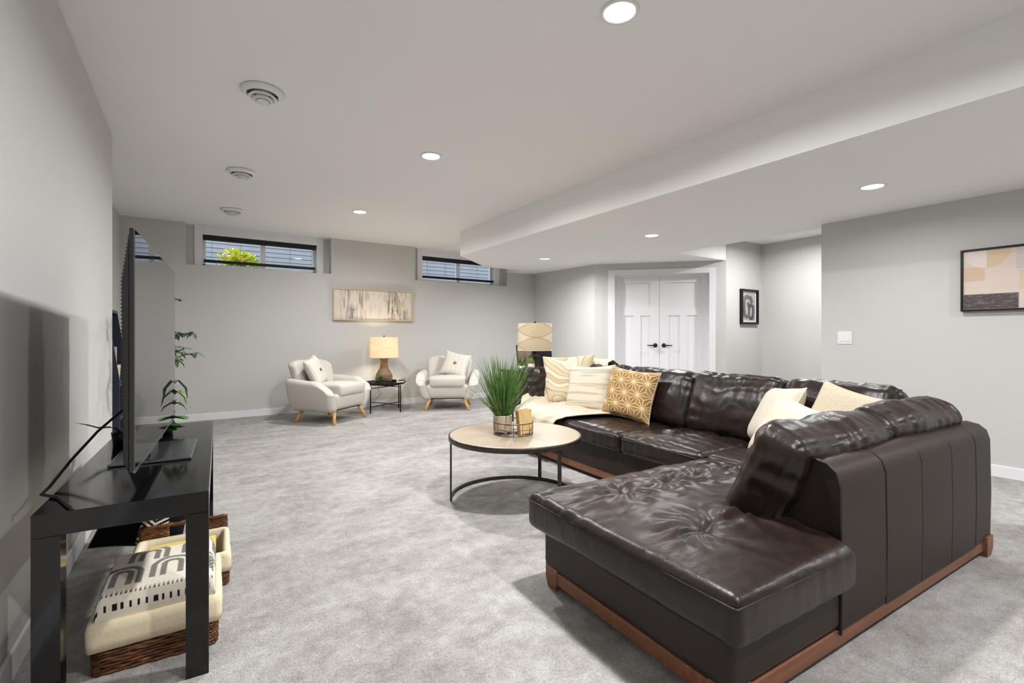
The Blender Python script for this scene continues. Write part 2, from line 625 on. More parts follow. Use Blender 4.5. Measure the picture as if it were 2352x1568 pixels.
NI = [(-0.093, 1.61), (2.866, 4.58)]        # window niches
WI = [(-0.008, 1.527), (2.950, 4.488)]      # window casings
SILL, YN = 1.93, 7.205
mb = MB()
mb.box((-0.90, YB, 0), (5.6, 7.40, SILL))
for a, b in ((-0.90, NI[0][0]), (NI[0][1], NI[1][0]), (NI[1][1], 5.6)):
    mb.box((a, YB, SILL), (b, 7.40, H))
for (a, b), (c, d) in zip(NI, WI):
    mb.box((a, YN, SILL), (c, 7.40, H))
    mb.box((d, YN, SILL), (b, 7.40, H))
struct('wall_back', mb, 'wall')
struct('wall_right_far', MB().prism([(5.0, 5.315, 0), (5.18, YB + 0.1, 0), (5.40, YB + 0.1, 0), (5.14, 5.40, 0)], (0, 0, H)), 'wall')

# angled closet wall with its opening
PA, PB = Vector((5.0, 5.315, 0)), Vector((6.27, 3.98, 0))
DL = (PB - PA).length
dirv = (PB - PA).normalized()
nrm = Vector((-dirv.y, dirv.x, 0))           # points away from the room
if nrm.dot(Vector((1, 1, 0))) < 0:
    nrm = -nrm
AW = Matrix(((dirv.x, nrm.x, 0, PA.x), (dirv.y, nrm.y, 0, PA.y), (0, 0, 1, 0), (0, 0, 0, 1)))
AROT = math.atan2(dirv.y, dirv.x)
def aw(mb):                                   # (s along wall, depth, z) -> world
    mb.v = [tuple(AW @ Vector(p)) for p in mb.v]
    return mb
mb = MB()
mb.box((0, 0, 0), (0.30, 0.12, H)).box((1.617, 0, 0), (DL, 0.12, H)).box((0.30, 0, 1.953), (1.617, 0.12, H))
struct('wall_angled', aw(mb), 'wall')
struct('wall_hall_back', MB().box((6.27, 3.98, 0), (7.4, 4.12, H)), 'wall')
struct('wall_hall_right', MB().box((7.19, 0.4, 0), (7.35, 4.1, H)), 'wall')
struct('wall_hall_front', MB().box((5.1, 0.3, 0), (7.35, 0.45, H)), 'wall')

# baseboards
BH, BT = 0.089, 0.013
def base(name, mb):
    return struct(name, mb, 'trim', bevel=0.004)
base('baseboard_left', MB().box((-0.476, -2.6, 0), (-0.476 + BT, 4.28 + BT, BH)))
base('baseboard_left_return', MB().box((-0.722, 4.28, 0), (-0.476, 4.28 + BT, BH)))
base('baseboard_left_recess', MB().box((-0.722, 4.30, 0), (-0.722 + BT, YB, BH)))
base('baseboard_back', MB().box((-0.722, YB - BT, 0), (5.16, YB, BH)))
base('baseboard_right', MB().box((5.0 - BT, -2.6, 0), (5.0, 2.19 + BT, BH)))
base('baseboard_right_end', MB().box((5.0, 2.19, 0), (5.17, 2.19 + BT, BH)))
base('baseboard_right_far', MB().prism([(5.0 - BT, 5.31, 0), (5.18 - BT, YB, 0), (5.18, YB, 0), (5.0, 5.32, 0)], (0, 0, BH)))
base('baseboard_angled', aw(MB().box((0, -BT, 0), (0.205, 0, BH)).box((1.70, -BT, 0), (DL, 0, BH))))
base('baseboard_hall', MB().box((6.27, 3.98 - BT, 0), (7.19, 3.98, BH)).box((7.19 - BT, 0.45, 0), (7.19, 3.98, BH)))
base('baseboard_front', MB().box((-0.47, -2.6, 0), (5.0, -2.6 + BT, BH)))

# windows --------------------------------------------------------------------
for k, (a, b) in enumerate(WI):
    e = bpy.data.objects.new('window_%d' % (k + 1), None)
    C.objects.link(e)
    e.location = (a, YN, SILL)
    e['kind'] = 'structure'
    wd, ht = b - a, H - SILL
    cw, ct = 0.088, 0.105
    for p, q in (((0, -0.016, 0), (cw, 0.03, ht)), ((wd - cw, -0.016, 0), (wd, 0.03, ht)), ((cw, -0.016, ht - ct), (wd - cw, 0.03, ht))):
        obj('casing', MB().box(p, q), 'trim', e, bevel=0.002)
    obj('sill_board', MB().box((cw, -0.016, 0), (wd - cw, 0.13, 0.014)), 'trim', e, bevel=0.002)
    for p, q in (((cw - 0.012, 0.03, 0), (cw, 0.14, ht)), ((wd - cw, 0.03, 0), (wd - cw + 0.012, 0.14, ht)), ((cw, 0.03, ht - ct), (wd - cw, 0.14, ht - ct + 0.012))):
        obj('jamb', MB().box(p, q), 'trim', e)
    x0, x1, z0, z1 = cw, wd - cw, 0.014, ht - ct
    fw = 0.035
    for p, q in (((x0, 0.09, z0), (x0 + fw, 0.14, z1)), ((x1 - fw, 0.09, z0), (x1, 0.14, z1)), ((x0, 0.09, z0), (x1, 0.14, z0 + 0.03)), ((x0, 0.09, z1 - 0.03), (x1, 0.14, z1))):
        obj('sash_frame', MB().box(p, q), 'vinyl', e, bevel=0.003)
    xm = (x0 + x1) / 2 + 0.01
    obj('meeting_stile', MB().box((xm - 0.03, 0.085, z0), (xm + 0.03, 0.14, z1)), 'vinyl', e, bevel=0.004)
    for p, q in ((x0 + fw, xm - 0.03), (xm + 0.03, x1 - fw)):
        obj('pane', MB().box((p, 0.112, z0 + 0.03), (q, 0.118, z1 - 0.03)), 'glass', e)
    bl = thing('window_blind', ['raised black window blind in the window nearer the television', 'raised black window blind in the window half hidden by the lowered ceiling'][k],
               'blind', (a, YN, SILL), 0, 'black window blinds')
    obj('head_rail', MB().box((x0 + 0.004, 0.005, z1 - 0.062), (x1 - 0.004, 0.062, z1 - 0.002)), 'black_blind', bl, bevel=0.006)
    obj('bottom_rail', MB().box((x0 + 0.012, 0.015, z0 + 0.045), (x1 - 0.012, 0.05, z0 + 0.082)), 'black_blind', bl, bevel=0.006)
    for f in (0.075, 0.31, 0.75, 0.955):
        xx = x0 + (x1 - x0) * f
        obj('lift_cord', MB().cyl((xx, 0.03, z0 + 0.08), (xx, 0.03, z1 - 0.05), 0.0016, n=6), 'black_blind', bl)

# closet double door -----------------------------------------------------------
e = bpy.data.objects.new('door_1', None)
C.objects.link(e)
e.location = PA
e.rotation_euler = (0, 0, AROT)
e['kind'] = 'structure'
sg = 1 if abs((Matrix.Rotation(AROT, 3, 'Z') @ Vector((0, 1, 0))).dot(nrm) - 1) < 1e-3 else -1
def db(p, q):                                    # box in wall coordinates, depth flipped if needed
    return MB().box((p[0], min(p[1] * sg, q[1] * sg), p[2]), (q[0], max(p[1] * sg, q[1] * sg), q[2]))
for p, q in (((0.205, -0.018, 0), (0.302, 0.0, 2.026)), ((1.615, -0.018, 0), (1.699, 0.0, 2.026)), ((0.302, -0.018, 1.951), (1.615, 0.0, 2.026))):
    obj('door_casing', db(p, q), 'trim', e, bevel=0.002)
for p, q in (((0.296, 0.0, 0), (0.306, 0.16, 1.955)), ((1.611, 0.0, 0), (1.621, 0.16, 1.955)), ((0.306, 0.0, 1.945), (1.611, 0.16, 1.955)),
             ((0.306, 0.055, 0), (0.384, 0.09, 1.945)), ((1.516, 0.055, 0), (1.611, 0.09, 1.945)), ((0.384, 0.055, 1.915), (1.516, 0.09, 1.945))):
    obj('door_jamb', db(p, q), 'trim', e)
obj('gap_light_block', db((0.90, 0.130, 0.0), (0.99, 0.15, 1.94)), 'cord', e)  # black strip added behind the leaf gap to block light leaking through
for k, (a, b) in enumerate(((0.306, 0.943), (0.947, 1.611))):
    st = 0.128
    inn = b if k == 0 else a
    mb = MB()
    d0, d1 = 0.092, 0.128
    pa, pb = a + st, b - st
    pm = (pa + pb) / 2
    leaf = [((a, d0, 0.01), (pa, d1, 1.935)), ((pb, d0, 0.01), (b, d1, 1.935)), ((pa, d0, 1.835), (pb, d1, 1.935)), ((pa, d0, 1.352), (pb, d1, 1.472)),
            ((pm - 0.05, d0, 0.20), (pm + 0.05, d1, 1.352)), ((pa, d0, 0.01), (pb, d1, 0.20))]
    for p, q in leaf:
        bx = db(p, q)
        mb.add(bx.v, bx.f)
    lf = obj('door_leaf', mb, 'trim', e)
    for p, q in (((pa, d0 + 0.012, 1.472), (pb, d1, 1.835)), ((pa, d0 + 0.012, 0.2), (pm - 0.05, d1, 1.352)), ((pm + 0.05, d0 + 0.012, 0.2), (pb, d1, 1.352))):
        obj('door_panel', db(p, q), 'trim', lf)
    hx = 0.884 if k == 0 else 1.006
    dr = -1 if k == 0 else 1
    hm = MB()
    hm.cyl((hx, d0 * sg, 0.913), (hx, (d0 - 0.012) * sg, 0.913), 0.031, n=24)
    hm.cyl((hx, (d0 - 0.012) * sg, 0.913), (hx, (d0 - 0.05) * sg, 0.913), 0.011, n=12)
    hm.tube([(hx - dr * 0.008, (d0 - 0.05) * sg, 0.913), (hx + dr * 0.05, (d0 - 0.052) * sg, 0.913), (hx + dr * 0.115, (d0 - 0.045) * sg, 0.912)], [0.010, 0.009, 0.007], 10)
    obj('lever_handle', hm, 'black_metal', lf, smooth=True)['label'] = 'matt black lever handle'

# neighbouring house and garden seen through the windows -----------------------
hs = thing('neighbor_house', 'slate blue lap-sided house wall seen through the basement windows', 'house', (-4, 10.6, 1.2))
bd = None
for i in range(34):
    z = 0.1 + i * 0.088
    if bd is None:
        mb = MB().prism([(0, 0.0, 0), (0, -0.016, 0.0), (0, -0.004, 0.092), (0, 0.0, 0.092)], (22, 0, 0))
        bd = obj('siding_board', mb, 'siding', hs, loc=(0, 0, z))
    else:
        c = bd.copy()
        C.objects.link(c)
        c.parent = hs
        c.location = (0, 0, z)
obj('sheathing', MB().box((0, 0, 0), (22, 0.12, 3.2)), 'siding', hs)
struct('ground_outside', MB().box((-6, 7.42, 1.2), (19, 10.6, 1.86)), 'ground')

def leafcard(mb, p, d, L, Wd, up=Vector((0, 0, 1)), fold=0.25, curl=0.15):
    """pointed leaf with a folded midrib"""
    d = Vector(d).normalized()
    s = d.cross(up)
    if s.length < 1e-3:
        s = d.cross(Vector((1, 0, 0)))
    s.normalize()
    nn = s.cross(d).normalized()
    p = Vector(p)
    pts = [p]
    rows = [(0.30, 0.85), (0.62, 0.9), (1.0, 0.0)]
    vs = [p]
    for t, wv in ((0.33, 1.0), (0.68, 0.75)):
        c = p + d * (L * t) - nn * (curl * L * t * t)
        vs += [c - s * (Wd / 2 * wv) + nn * (fold * Wd * 0.5 * wv), c, c + s * (Wd / 2 * wv) + nn * (fold * Wd * 0.5 * wv)]
    tip = p + d * L - nn * (curl * L)
    vs.append(tip)
    mb.add(vs, [(0, 2, 1), (0, 3, 2), (1, 2, 5, 4), (2, 3, 6, 5), (4, 5, 7), (5, 6, 7)])

def bush(name, label, c, n, rad, L, mat):
    t = thing(name, label, 'shrub', c)
    mb = MB()
    stems = MB()
    for i in range(n):
        a = random.uniform(0, 2 * PI)
        el = random.uniform(0.05, 1.4)
        rr = rad * random.uniform(0.5, 1.0)
        p = Vector((math.cos(a) * math.cos(el) * rr, math.sin(a) * math.cos(el) * rr, math.sin(el) * rr * 1.15 + 0.05))
        stems.tube([(0, 0, 0), p * 0.5 + Vector((0, 0, 0.05)), p], 0.004, 4)
        for k in range(9):
            an = 2 * PI * k / 9 + random.random()
            d = Vector((math.cos(an), math.sin(an), random.uniform(0.1, 0.7))) + p.normalized() * 0.5
            leafcard(mb, p, d, L * random.uniform(0.7, 1.1), L * 0.26)
    f = obj('foliage', mb, mat, t, smooth=True, recalc=False)
    f['kind'] = 'stuff'
    obj('stems', stems, 'bark', t)
bush('garden_shrub', 'bright yellow-green leafy shrub outside the window nearer the television', (0.55, 8.35, 1.86), 60, 0.38, 0.15, 'bush')
bush('garden_shrub', 'small sparse yellow-green shrub outside, at the right end of the window nearer the television', (1.72, 8.3, 1.86), 9, 0.30, 0.16, 'bush')

# ================================================================== ceiling fixtures
def downlight(x, y, z, label, watts, grp='recessed ceiling lights'):
    t = thing('recessed_light', label, 'ceiling light', (x, y, z), 0, grp)
    obj('trim_ring', MB().lathe([(0.066, 0.0), (0.082, 0.0), (0.084, -0.003), (0.080, -0.006), (0.068, -0.007), (0.064, -0.002)], 40, cap0=False, cap1=False), 'plastic_w', t, smooth=True)
    obj('lens', MB().lathe([(0.0005, -0.004), (0.066, -0.004), (0.066, -0.001), (0.0005, -0.001)], 40), 'lens', t)
    ld = bpy.data.lights.new('downlight', 'AREA')
    ld.shape = 'DISK'
    ld.size = 0.13
    ld.energy = watts
    ld.color = (1.0, 0.995, 0.995)
    ld.spread = R(168)
    lo = bpy.data.objects.new('downlight', ld)
    C.objects.link(lo)
    lo.parent = t
    lo.location = (0, 0, -0.012)
for x, y, z, wt, lb in ((1.515, 1.455, H, 48, 'large bright recessed light in the main ceiling nearest the camera'),
                        (1.518, 3.425, H, 42, 'recessed light in the middle of the row on the main ceiling'),
                        (1.535, 5.40, H, 27, 'recessed light of the main ceiling closest to the windows'),
                        (4.03, 1.43, SZ, 11.5, 'recessed light in the lowered ceiling near the right-hand painting'),
                        (4.04, 3.42, SZ, 18, 'recessed light in the lowered ceiling in front of the double doors'),
                        (4.03, 5.27, 2.123, 32, 'recessed light in the lowered ceiling above the far corner lamp'),
                        (1.515, -0.55, H, 46, 'recessed light in the main ceiling behind the camera'),
                        (4.03, -0.55, SZ, 24, 'recessed light in the lowered ceiling behind the camera'),
                        (6.30, 3.05, H, 31, 'recessed light in the hall ceiling by the small framed print')):
    downlight(x, y, z, lb, wt)

def vent(x, y, label):
    t = thing('ceiling_vent', label, 'air vent', (x, y, H), 0, 'round ceiling vents')
    obj('outer_cone', MB().lathe([(0.078, -0.003), (0.100, -0.002), (0.112, -0.003), (0.114, -0.008), (0.098, -0.020), (0.086, -0.030), (0.082, -0.028), (0.080, -0.012)], 48, cap0=False, cap1=False), 'plastic_w', t, smooth=True)
    obj('middle_cone', MB().lathe([(0.050, -0.014), (0.074, -0.040), (0.070, -0.045), (0.062, -0.044), (0.046, -0.018)], 48, cap0=False, cap1=False), 'plastic_w', t, smooth=True)
    obj('inner_cone', MB().lathe([(0.028, -0.022), (0.052, -0.054), (0.048, -0.060), (0.041, -0.058), (0.024, -0.028)], 48, cap0=False, cap1=False), 'plastic_w', t, smooth=True)
    obj('center_disc', MB().lathe([(0.001, -0.070), (0.026, -0.068), (0.032, -0.062), (0.030, -0.056), (0.010, -0.044), (0.010, 0.0)], 40), 'plastic_w', t, smooth=True)
    obj('throat', MB().lathe([(0.001, -0.006), (0.080, -0.006), (0.080, 0.0), (0.001, 0.0)], 32), 'wire', t)
vent(0.319, 3.044, 'round white ceiling vent nearest the camera')
vent(0.328, 4.63, 'round white ceiling vent in the middle of its row')
vent(0.340, 6.10, 'small-looking round white ceiling vent closest to the back wall')

# ================================================================== wall things
def frame4(parent, wd, ht, fw, dp, mat, y0=0.0, name='frame_rail'):
    """four frame rails in local XZ, front towards -Y"""
    for p, q in (((0, y0 - dp, 0), (fw, y0, ht)), ((wd - fw, y0 - dp, 0), (wd, y0, ht)), ((fw, y0 - dp, 0), (wd - fw, y0, fw)), ((fw, y0 - dp, ht - fw), (wd - fw, y0, ht))):
        obj(name, MB().box(p, q), mat, parent, bevel=0.0012)

def flatgrid(wd, ht, nu, nv, y, x0=0, z0=0):
    U, V = np.meshgrid(np.linspace(0, 1, nu), np.linspace(0, 1, nv))
    return U, V, np.stack([x0 + U * wd, np.full_like(U, y), z0 + V * ht], -1)

# streaky grey and gold abstract on the back wall
pw, ph = 1.193, 0.460
t = thing('canvas_painting', 'long abstract painting of grey and tan vertical streaks above the lit lamp', 'painting', (1.63, YB, 1.275))
frame4(t, pw, ph, 0.016, 0.045, simple('champagne_frame', srgb(205, 190, 160), 0.35, 0.5))
U, V, P = flatgrid(pw - 0.04, ph - 0.04, 300, 110, -0.028, 0.02, 0.02)
bgc = lin(214, 205, 194)[None, None] * (0.92 + 0.16 * fbm(U * 6, V * 3, 1))[..., None]
col = bgc.copy()
def blend(mask, c):
    global col
    m = np.clip(mask, 0, 1)[..., None]
    col = col * (1 - m) + np.array(c) * m
cl1 = np.exp(-((U - 0.25) / 0.16) ** 2)
cl2 = np.exp(-((U - 0.78) / 0.15) ** 2)
st = fbm(U * 42, V * 2.2 + 3, 5)
st2 = fbm(U * 26 + 7, V * 3.5, 9)
blend(sstep(0.50, 0.68, st) * (cl1 + cl2) * 0.75, lin(140, 132, 118))
blend(sstep(0.56, 0.70, st2) * (cl1 + cl2) * 0.8, lin(178, 156, 124))
blend(sstep(0.60, 0.72, fbm(U * 55 + 3, V * 3 + 8, 12)) * (cl1 * 0.9 + cl2) * 0.75, lin(74, 76, 76))
for cx, cz, sx, sz, cc in ((0.20, 0.22, 0.035, 0.30, (96, 108, 108)), (0.90, 0.14, 0.028, 0.22, (88, 100, 100)), (0.68, 0.40, 0.012, 0.25, (70, 74, 78)), (0.115, 0.55, 0.012, 0.22, (118, 112, 104)), (0.33, 0.65, 0.02, 0.25, (128, 124, 112)), (0.41, 0.80, 0.018, 0.12, (150, 145, 136))):
    blend(np.exp(-((U - cx) / sx) ** 2 - ((V - cz) / sz) ** 4) * (0.4 + 0.6 * st), lin(*cc))
blend(np.exp(-((V - 0.33) / 0.012) ** 2) * ((U > 0.19) & (U < 0.27) | (U > 0.72) & (U < 0.80)) * 0.7, lin(80, 70, 56))
gridmesh('canvas', P, 'canvas', t, col, smooth=False)
obj('backing', MB().box((0.01, -0.026, 0.01), (pw - 0.01, 0, ph - 0.01)), 'paper', t)

# geometric pastel painting on the right wall
pw, ph = 0.95, 0.474
t = thing('framed_painting', 'large pastel block painting with charcoal corner in a thin black frame on the right wall', 'painting', (5.0, 1.18, 1.241), -PI / 2)
frame4(t, pw, ph, 0.013, 0.042, 'black_metal')
U, V, P = flatgrid(pw - 0.03, ph - 0.03, 260, 130, -0.028, 0.015, 0.015)
col = lin(214, 199, 188)[None, None] * (0.93 + 0.12 * fbm(U * 4, V * 22, 2))[..., None]
def rect(a, b, c, d, cc, k=0.85):
    mk = sstep(a - 0.004, a + 0.004, U) * (1 - sstep(b - 0.004, b + 0.004, U)) * sstep(c - 0.006, c + 0.006, V) * (1 - sstep(d - 0.006, d + 0.006, V))
    blend(mk * k, lin(*cc)[None, None] * (0.90 + 0.2 * fbm(U * 30, V * 30, 4))[..., None])
rect(0.0, 0.13, 0.48, 0.72, (205, 180, 154))
circ = ((U - 0.14) * 0.92) ** 2 + ((V - 1.0) * 0.444) ** 2 < 0.135 ** 2
blend(circ * (U < 0.14) * 0.8, lin(222, 210, 204))
blend(circ * (U >= 0.14) * 0.9, lin(208, 186, 156))
rect(0.31, 0.44, 0.64, 1.0, (196, 188, 186))
rect(0.33, 0.42, 0.32, 0.62, (212, 190, 158))
rect(0.43, 0.66, 0.0, 0.62, (176, 166, 166))
rect(0.66, 0.86, 0.45, 1.0, (206, 184, 156))
rect(0.72, 1.0, 0.0, 0.30, (90, 84, 84))
rect(0.0, 0.325, 0.0, 0.255, (86, 80, 82), 1.0)
scr = (U < 0.325) & (V < 0.255)
blend(scr * sstep(0.55, 0.72, fbm(U * 28, V * 90, 8)) * 0.55, lin(150, 130, 124))
gridmesh('canvas', P, 'canvas', t, col, smooth=False)
obj('backing', MB().box((0.008, -0.026, 0.008), (pw - 0.008, 0, ph - 0.008)), 'paper', t)

# small ink print by the hall
pw, ph = 0.445, 0.512
t = thing('framed_print', 'small framed grey brush-stroke print with white mat and black frame beside the double doors', 'picture', (6.60, 3.98, 1.224))
frame4(t, pw, ph, 0.030, 0.04, 'black_metal')
U, V, P = flatgrid(pw - 0.056, ph - 0.056, 110, 150, -0.012, 0.028, 0.028)
col = np.broadcast_to(lin(226, 225, 224), U.shape + (3,)).copy()
ins = (U > 0.08) & (U < 0.92) & (V > 0.06) & (V < 0.95)
blend(ins * 1.0, lin(176, 175, 175)[None, None] * (0.85 + 0.25 * fbm(U * 8, V * 5, 3))[..., None])
def stroke(pts, wd, cc):
    d = np.full(U.shape, 9.0)
    for (a, b), (c, e2) in zip(pts[:-1], pts[1:]):
        ax, ay, bx, by = a * 0.7, b, c * 0.7, e2
        px, py = U * 0.7 - ax, V - ay
        q = np.clip((px * (bx - ax) + py * (by - ay)) / ((bx - ax) ** 2 + (by - ay) ** 2 + 1e-9), 0, 1)
        d = np.minimum(d, np.hypot(px - q * (bx - ax), py - q * (by - ay)))
    blend((1 - sstep(wd * 0.8, wd, d)) * (0.55 + 0.5 * fbm(U * 18, V * 6, 6)) * ins, lin(*cc))
SK = 1.75
stroke([(0.68, 0.68), (0.62, 0.78), (0.36, 0.82), (0.18, 0.76), (0.16, 0.5), (0.18, 0.24), (0.34, 0.18)], 0.045 * SK, (78, 78, 78))
stroke([(0.46, 0.60), (0.52, 0.46), (0.50, 0.2), (0.58, 0.12), (0.74, 0.14), (0.80, 0.35), (0.76, 0.52), (0.64, 0.56), (0.52, 0.5)], 0.036 * SK, (62, 62, 62))
gridmesh('print', P, 'print', t, col, smooth=False)
obj('backing', MB().box((0.01, -0.010, 0.01), (pw - 0.01, 0, ph - 0.01)), 'paper', t)

t = thing('light_switch', 'white double light switch plate on the right wall', 'light switch', (5.0, 2.049, 0.978), -PI / 2)
obj('plate', MB().box((0, -0.006, 0), (0.117, 0, 0.116)), 'plastic_w', t, bevel=0.003)
for a in (0.020, 0.064):
    obj('rocker', MB().prism([(a, -0.006, 0.025), (a, -0.011, 0.025), (a, -0.007, 0.091), (a, -0.006, 0.091)], (0.033, 0, 0)), 'plastic_w', t)

# ================================================================== sectional sofa
sofa = thing('sectional_sofa', 'large dark brown leather L-shaped sectional sofa with chaise end', 'sofa', (1.188, 0.74, 0), R(-2.5))
BX = 2.02           # outer face of the long back
YE = 3.15           # outer face of the far arm
obj('chaise_base', MB().box((0.0, 0.0, 0.085), (1.25, 0.88, 0.27)), 'leather_flat', sofa, bevel=0.03, seg=4)
obj('sofa_base', MB().box((1.17, 0.04, 0.085), (BX - 0.02, YE - 0.02, 0.27)), 'leather_flat', sofa, bevel=0.02, seg=3)
for p, q in (((0.012, 0.02, 0.030), (0.06, 0.86, 0.086)), ((0.02, 0.004, 0.030), (2.0, 0.04, 0.086)), ((0.03, 0.83, 0.028), (1.18, 0.87, 0.088)),
             ((1.18, 0.87, 0.028), (1.23, YE - 0.03, 0.088)), ((1.95, 0.02, 0.028), (2.0, YE - 0.03, 0.088)), ((1.2, YE - 0.06, 0.028), (1.98, YE - 0.02, 0.088))):
    obj('wood_rail', MB().box(p, q), 'redwood', sofa, bevel=0.006)
def foot(x, y, sx, sy):
    mb = MB()
    mb.add([(x, y, 0), (x + sx * .055, y, 0), (x + sx * .055, y + sy * .055, 0), (x, y + sy * .055, 0),
            (x - sx * .006, y - sy * .006, 0.045), (x + sx * .075, y - sy * .006, 0.045), (x + sx * .075, y + sy * .075, 0.045), (x - sx * .006, y + sy * .075, 0.045),
            (x - sx * .006, y - sy * .006, 0.10), (x + sx * .075, y - sy * .006, 0.10), (x + sx * .075, y + sy * .075, 0.10), (x - sx * .006, y + sy * .075, 0.10)],
           [(3, 2, 1, 0), (8, 9, 10, 11)] + [(a, (a + 1) % 4, 4 + (a + 1) % 4, 4 + a) for a in range(4)] + [(4 + a, 4 + (a + 1) % 4, 8 + (a + 1) % 4, 8 + a) for a in range(4)])
    obj('foot', mb, 'redwood', sofa, bevel=0.003)
foot(0.015, 0.865, 1, -1)
foot(0.015, 0.005, 1, 1)
foot(2.005, -0.005, -1, 1)
foot(1.175, YE - 0.02, 1, -1)
foot(2.005, YE - 0.02, -1, -1)

# near back: five stitched panels
prof = [(0.0, 0.075), (-0.004, 0.30), (0.0, 0.555), (0.012, 0.598), (0.04, 0.622), (0.085, 0.632), (0.125, 0.622), (0.145, 0.59), (0.27, 0.25), (0.27, 0.09)]
cuts = [0.575, 0.908, 1.216, 1.526, 1.807, BX]
for k in range(5):
    a, b = cuts[k] + 0.0006, cuts[k + 1] - 0.0006
    mb = MB().prism([(a, y, z) for y, z in prof], (b - a, 0, 0))
    obj('back_panel', mb, 'leather_flat', sofa, bevel=0.012 if k in (0, 4) else 0.004, seg=3)
edge = [(0.573, y - 0.002 if y < 0.05 else y, z + (0.003 if z > 0.59 else 0)) for y, z in prof[:7]]
obj('back_piping', MB().tube(edge, 0.005, 8), 'thread', sofa, smooth=True)
# long back
profx = [(BX, 0.075), (BX + 0.002, 0.30), (BX, 0.58), (BX - 0.012, 0.62), (BX - 0.04, 0.645), (BX - 0.085, 0.655), (BX - 0.125, 0.645), (BX - 0.145, 0.61), (BX - 0.25, 0.25), (BX - 0.25, 0.09)]
yc = [0.15, 0.75, 1.35, 1.95, 2.55, YE]
for k in range(5):
    a, b = yc[k], yc[k + 1] - 0.0015
    obj('back_panel', MB().prism([(x, a, z) for x, z in profx], (0, b - a, 0)), 'leather_flat', sofa, bevel=0.006, seg=3)

# chaise and corner seat with tufts and stitched strips
TUFT = [(0.285, 0.70), (0.543, 0.70), (0.745, 0.71), (0.974, 0.71), (0.237, 0.266), (0.543, 0.266), (0.80, 0.266)]
def chaise_def(ox, oy):
    def f(pos, p):
        x, y = pos.x + ox, pos.y + oy
        if x > 0.555:                       # tucked behind the back frame
            lim = 0.16 if x > 0.567 else -0.05 + 0.21 * (x - 0.555) / 0.012
            if y < lim:
                pos.y += lim - y
                y = lim
        if p[2] > 0.0:
            wgt = min(1.0, (pos.z + 0.03) / 0.06) if pos.z < 0.03 else 1.0
            dz = 0.0
            for tx, ty in TUFT:
                dx, dy = x - tx, y - ty
                d = math.hypot(dx, dy)
                if d < 0.32:
                    an = math.atan2(dy, dx)
                    dz -= 0.020 * math.exp(-(d / 0.045) ** 2)
                    dz += 0.0075 * math.exp(-((d - 0.11) / 0.075) ** 2) * math.cos(an * 9 + 5 * noise.noise(Vector((tx * 9, ty * 9, d * 6)))) * (0.5 + 0.9 * abs(noise.noise(Vector((an * 1.3, tx * 4, 2)))))
            for ys in (0.70, 0.266):
                fd = min(1.0, max(0.25, (x + 0.03) / 0.12))
                dz -= 0.006 * fd * math.exp(-((y - ys) / 0.011) ** 2)
                dz += 0.0035 * fd * math.exp(-((abs(y - ys) - 0.03) / 0.02) ** 2)
            if y > 0.5:      # rumpled far strip
                dz += 0.006 * noise.noise(Vector((x * 7, y * 20, 1.5))) + 0.004 * noise.noise(Vector((x * 16 + y * 9, y * 30, 4.5)))
            pos.z += dz * max(0.0, wgt)
        return pos
    return f
cz, hz = 0.315, 0.145
cushion('seat_cushion', (1.20, 0.98, hz), 'leather', sofa, (0.55, 0.44, cz), (0, 0, 0), (132, 108, 12), 0.034, (0.006, 0.006, 0.030), 0.0016, 5.0, 0.0006, 1, chaise_def(0.55, 0.44))
cushion('seat_cushion', (0.72, 0.90, hz), 'leather', sofa, (1.50, 0.50, cz + 0.005), (0, 0, 0), (50, 60, 8), 0.04, (0.0, 0.01, 0.02), 0.003, 6, 0.001, 2)
def seam_rect(x0, x1, y0, y1, z, r, sides='all'):
    pts = []
    for cx, cy, a0 in ((x1 - r, y1 - r, 0), (x0 + r, y1 - r, 90), (x0 + r, y0 + r, 180), (x1 - r, y0 + r, 270)):
        for k in range(5):
            a = R(a0 + 22.5 * k)
            pts.append((cx + r * math.cos(a), cy + r * math.sin(a), z))
    dense = []
    for i in range(len(pts)):
        a, b = Vector(pts[i]), Vector(pts[(i + 1) % len(pts)])
        m = max(1, int((b - a).length / 0.05))
        dense += [tuple(a.lerp(b, j / m)) for j in range(m)]
    return dense
pp = [(0.55 - 0.59 * i / 12, -0.0495, cz + 0.045) for i in range(12)] + [(-0.040 - 0.008 * math.sin(a), -0.0415 - 0.008 * math.cos(a), cz + 0.045) for a in (0.2, 0.8, 1.4)] + \
     [(-0.0495, -0.03 + 0.94 * i / 20, cz + 0.045) for i in range(21)] + [(-0.040, 0.9285, cz + 0.045)] + [(0.0 + 1.1 * i / 14, 0.9295, cz + 0.045) for i in range(15)]
obj('seat_piping', MB().tube(pp, 0.0034, 6), 'thread', sofa, smooth=True)
# main seats
ys = [(0.955, 1.610), (1.618, 2.27), (2.278, 2.925)]
for k, (a, b) in enumerate(ys):
    def sd(pos, p, k=k):
        if p[2] > 0 and k == 0:
            for tx, ty in ((-0.05, 0.08), (0.14, -0.10)):
                d = math.hypot(pos.x - tx, pos.y - ty)
                an = math.atan2(pos.y - ty, pos.x - tx)
                pos.z += -0.016 * math.exp(-(d / 0.035) ** 2) + 0.005 * math.exp(-((d - 0.09) / 0.06) ** 2) * math.cos(an * 8)
        return pos
    cushion('seat_cushion', (0.74, b - a, hz), 'leather', sofa, (1.13 + 0.37, (a + b) / 2, cz), (0, R(1.5), 0), (56, 52, 12), 0.042, (0.014, 0.0, 0.026), 0.0028, 6.5, 0.0022, 5 + k, sd)
    obj('seat_piping', MB().tube([(1.124, a + 0.03 + (b - a - 0.06) * i / 12, cz + 0.045 + 0.004 * math.sin(PI * i / 12)) for i in range(13)], 0.0034, 6), 'thread', sofa, smooth=True)

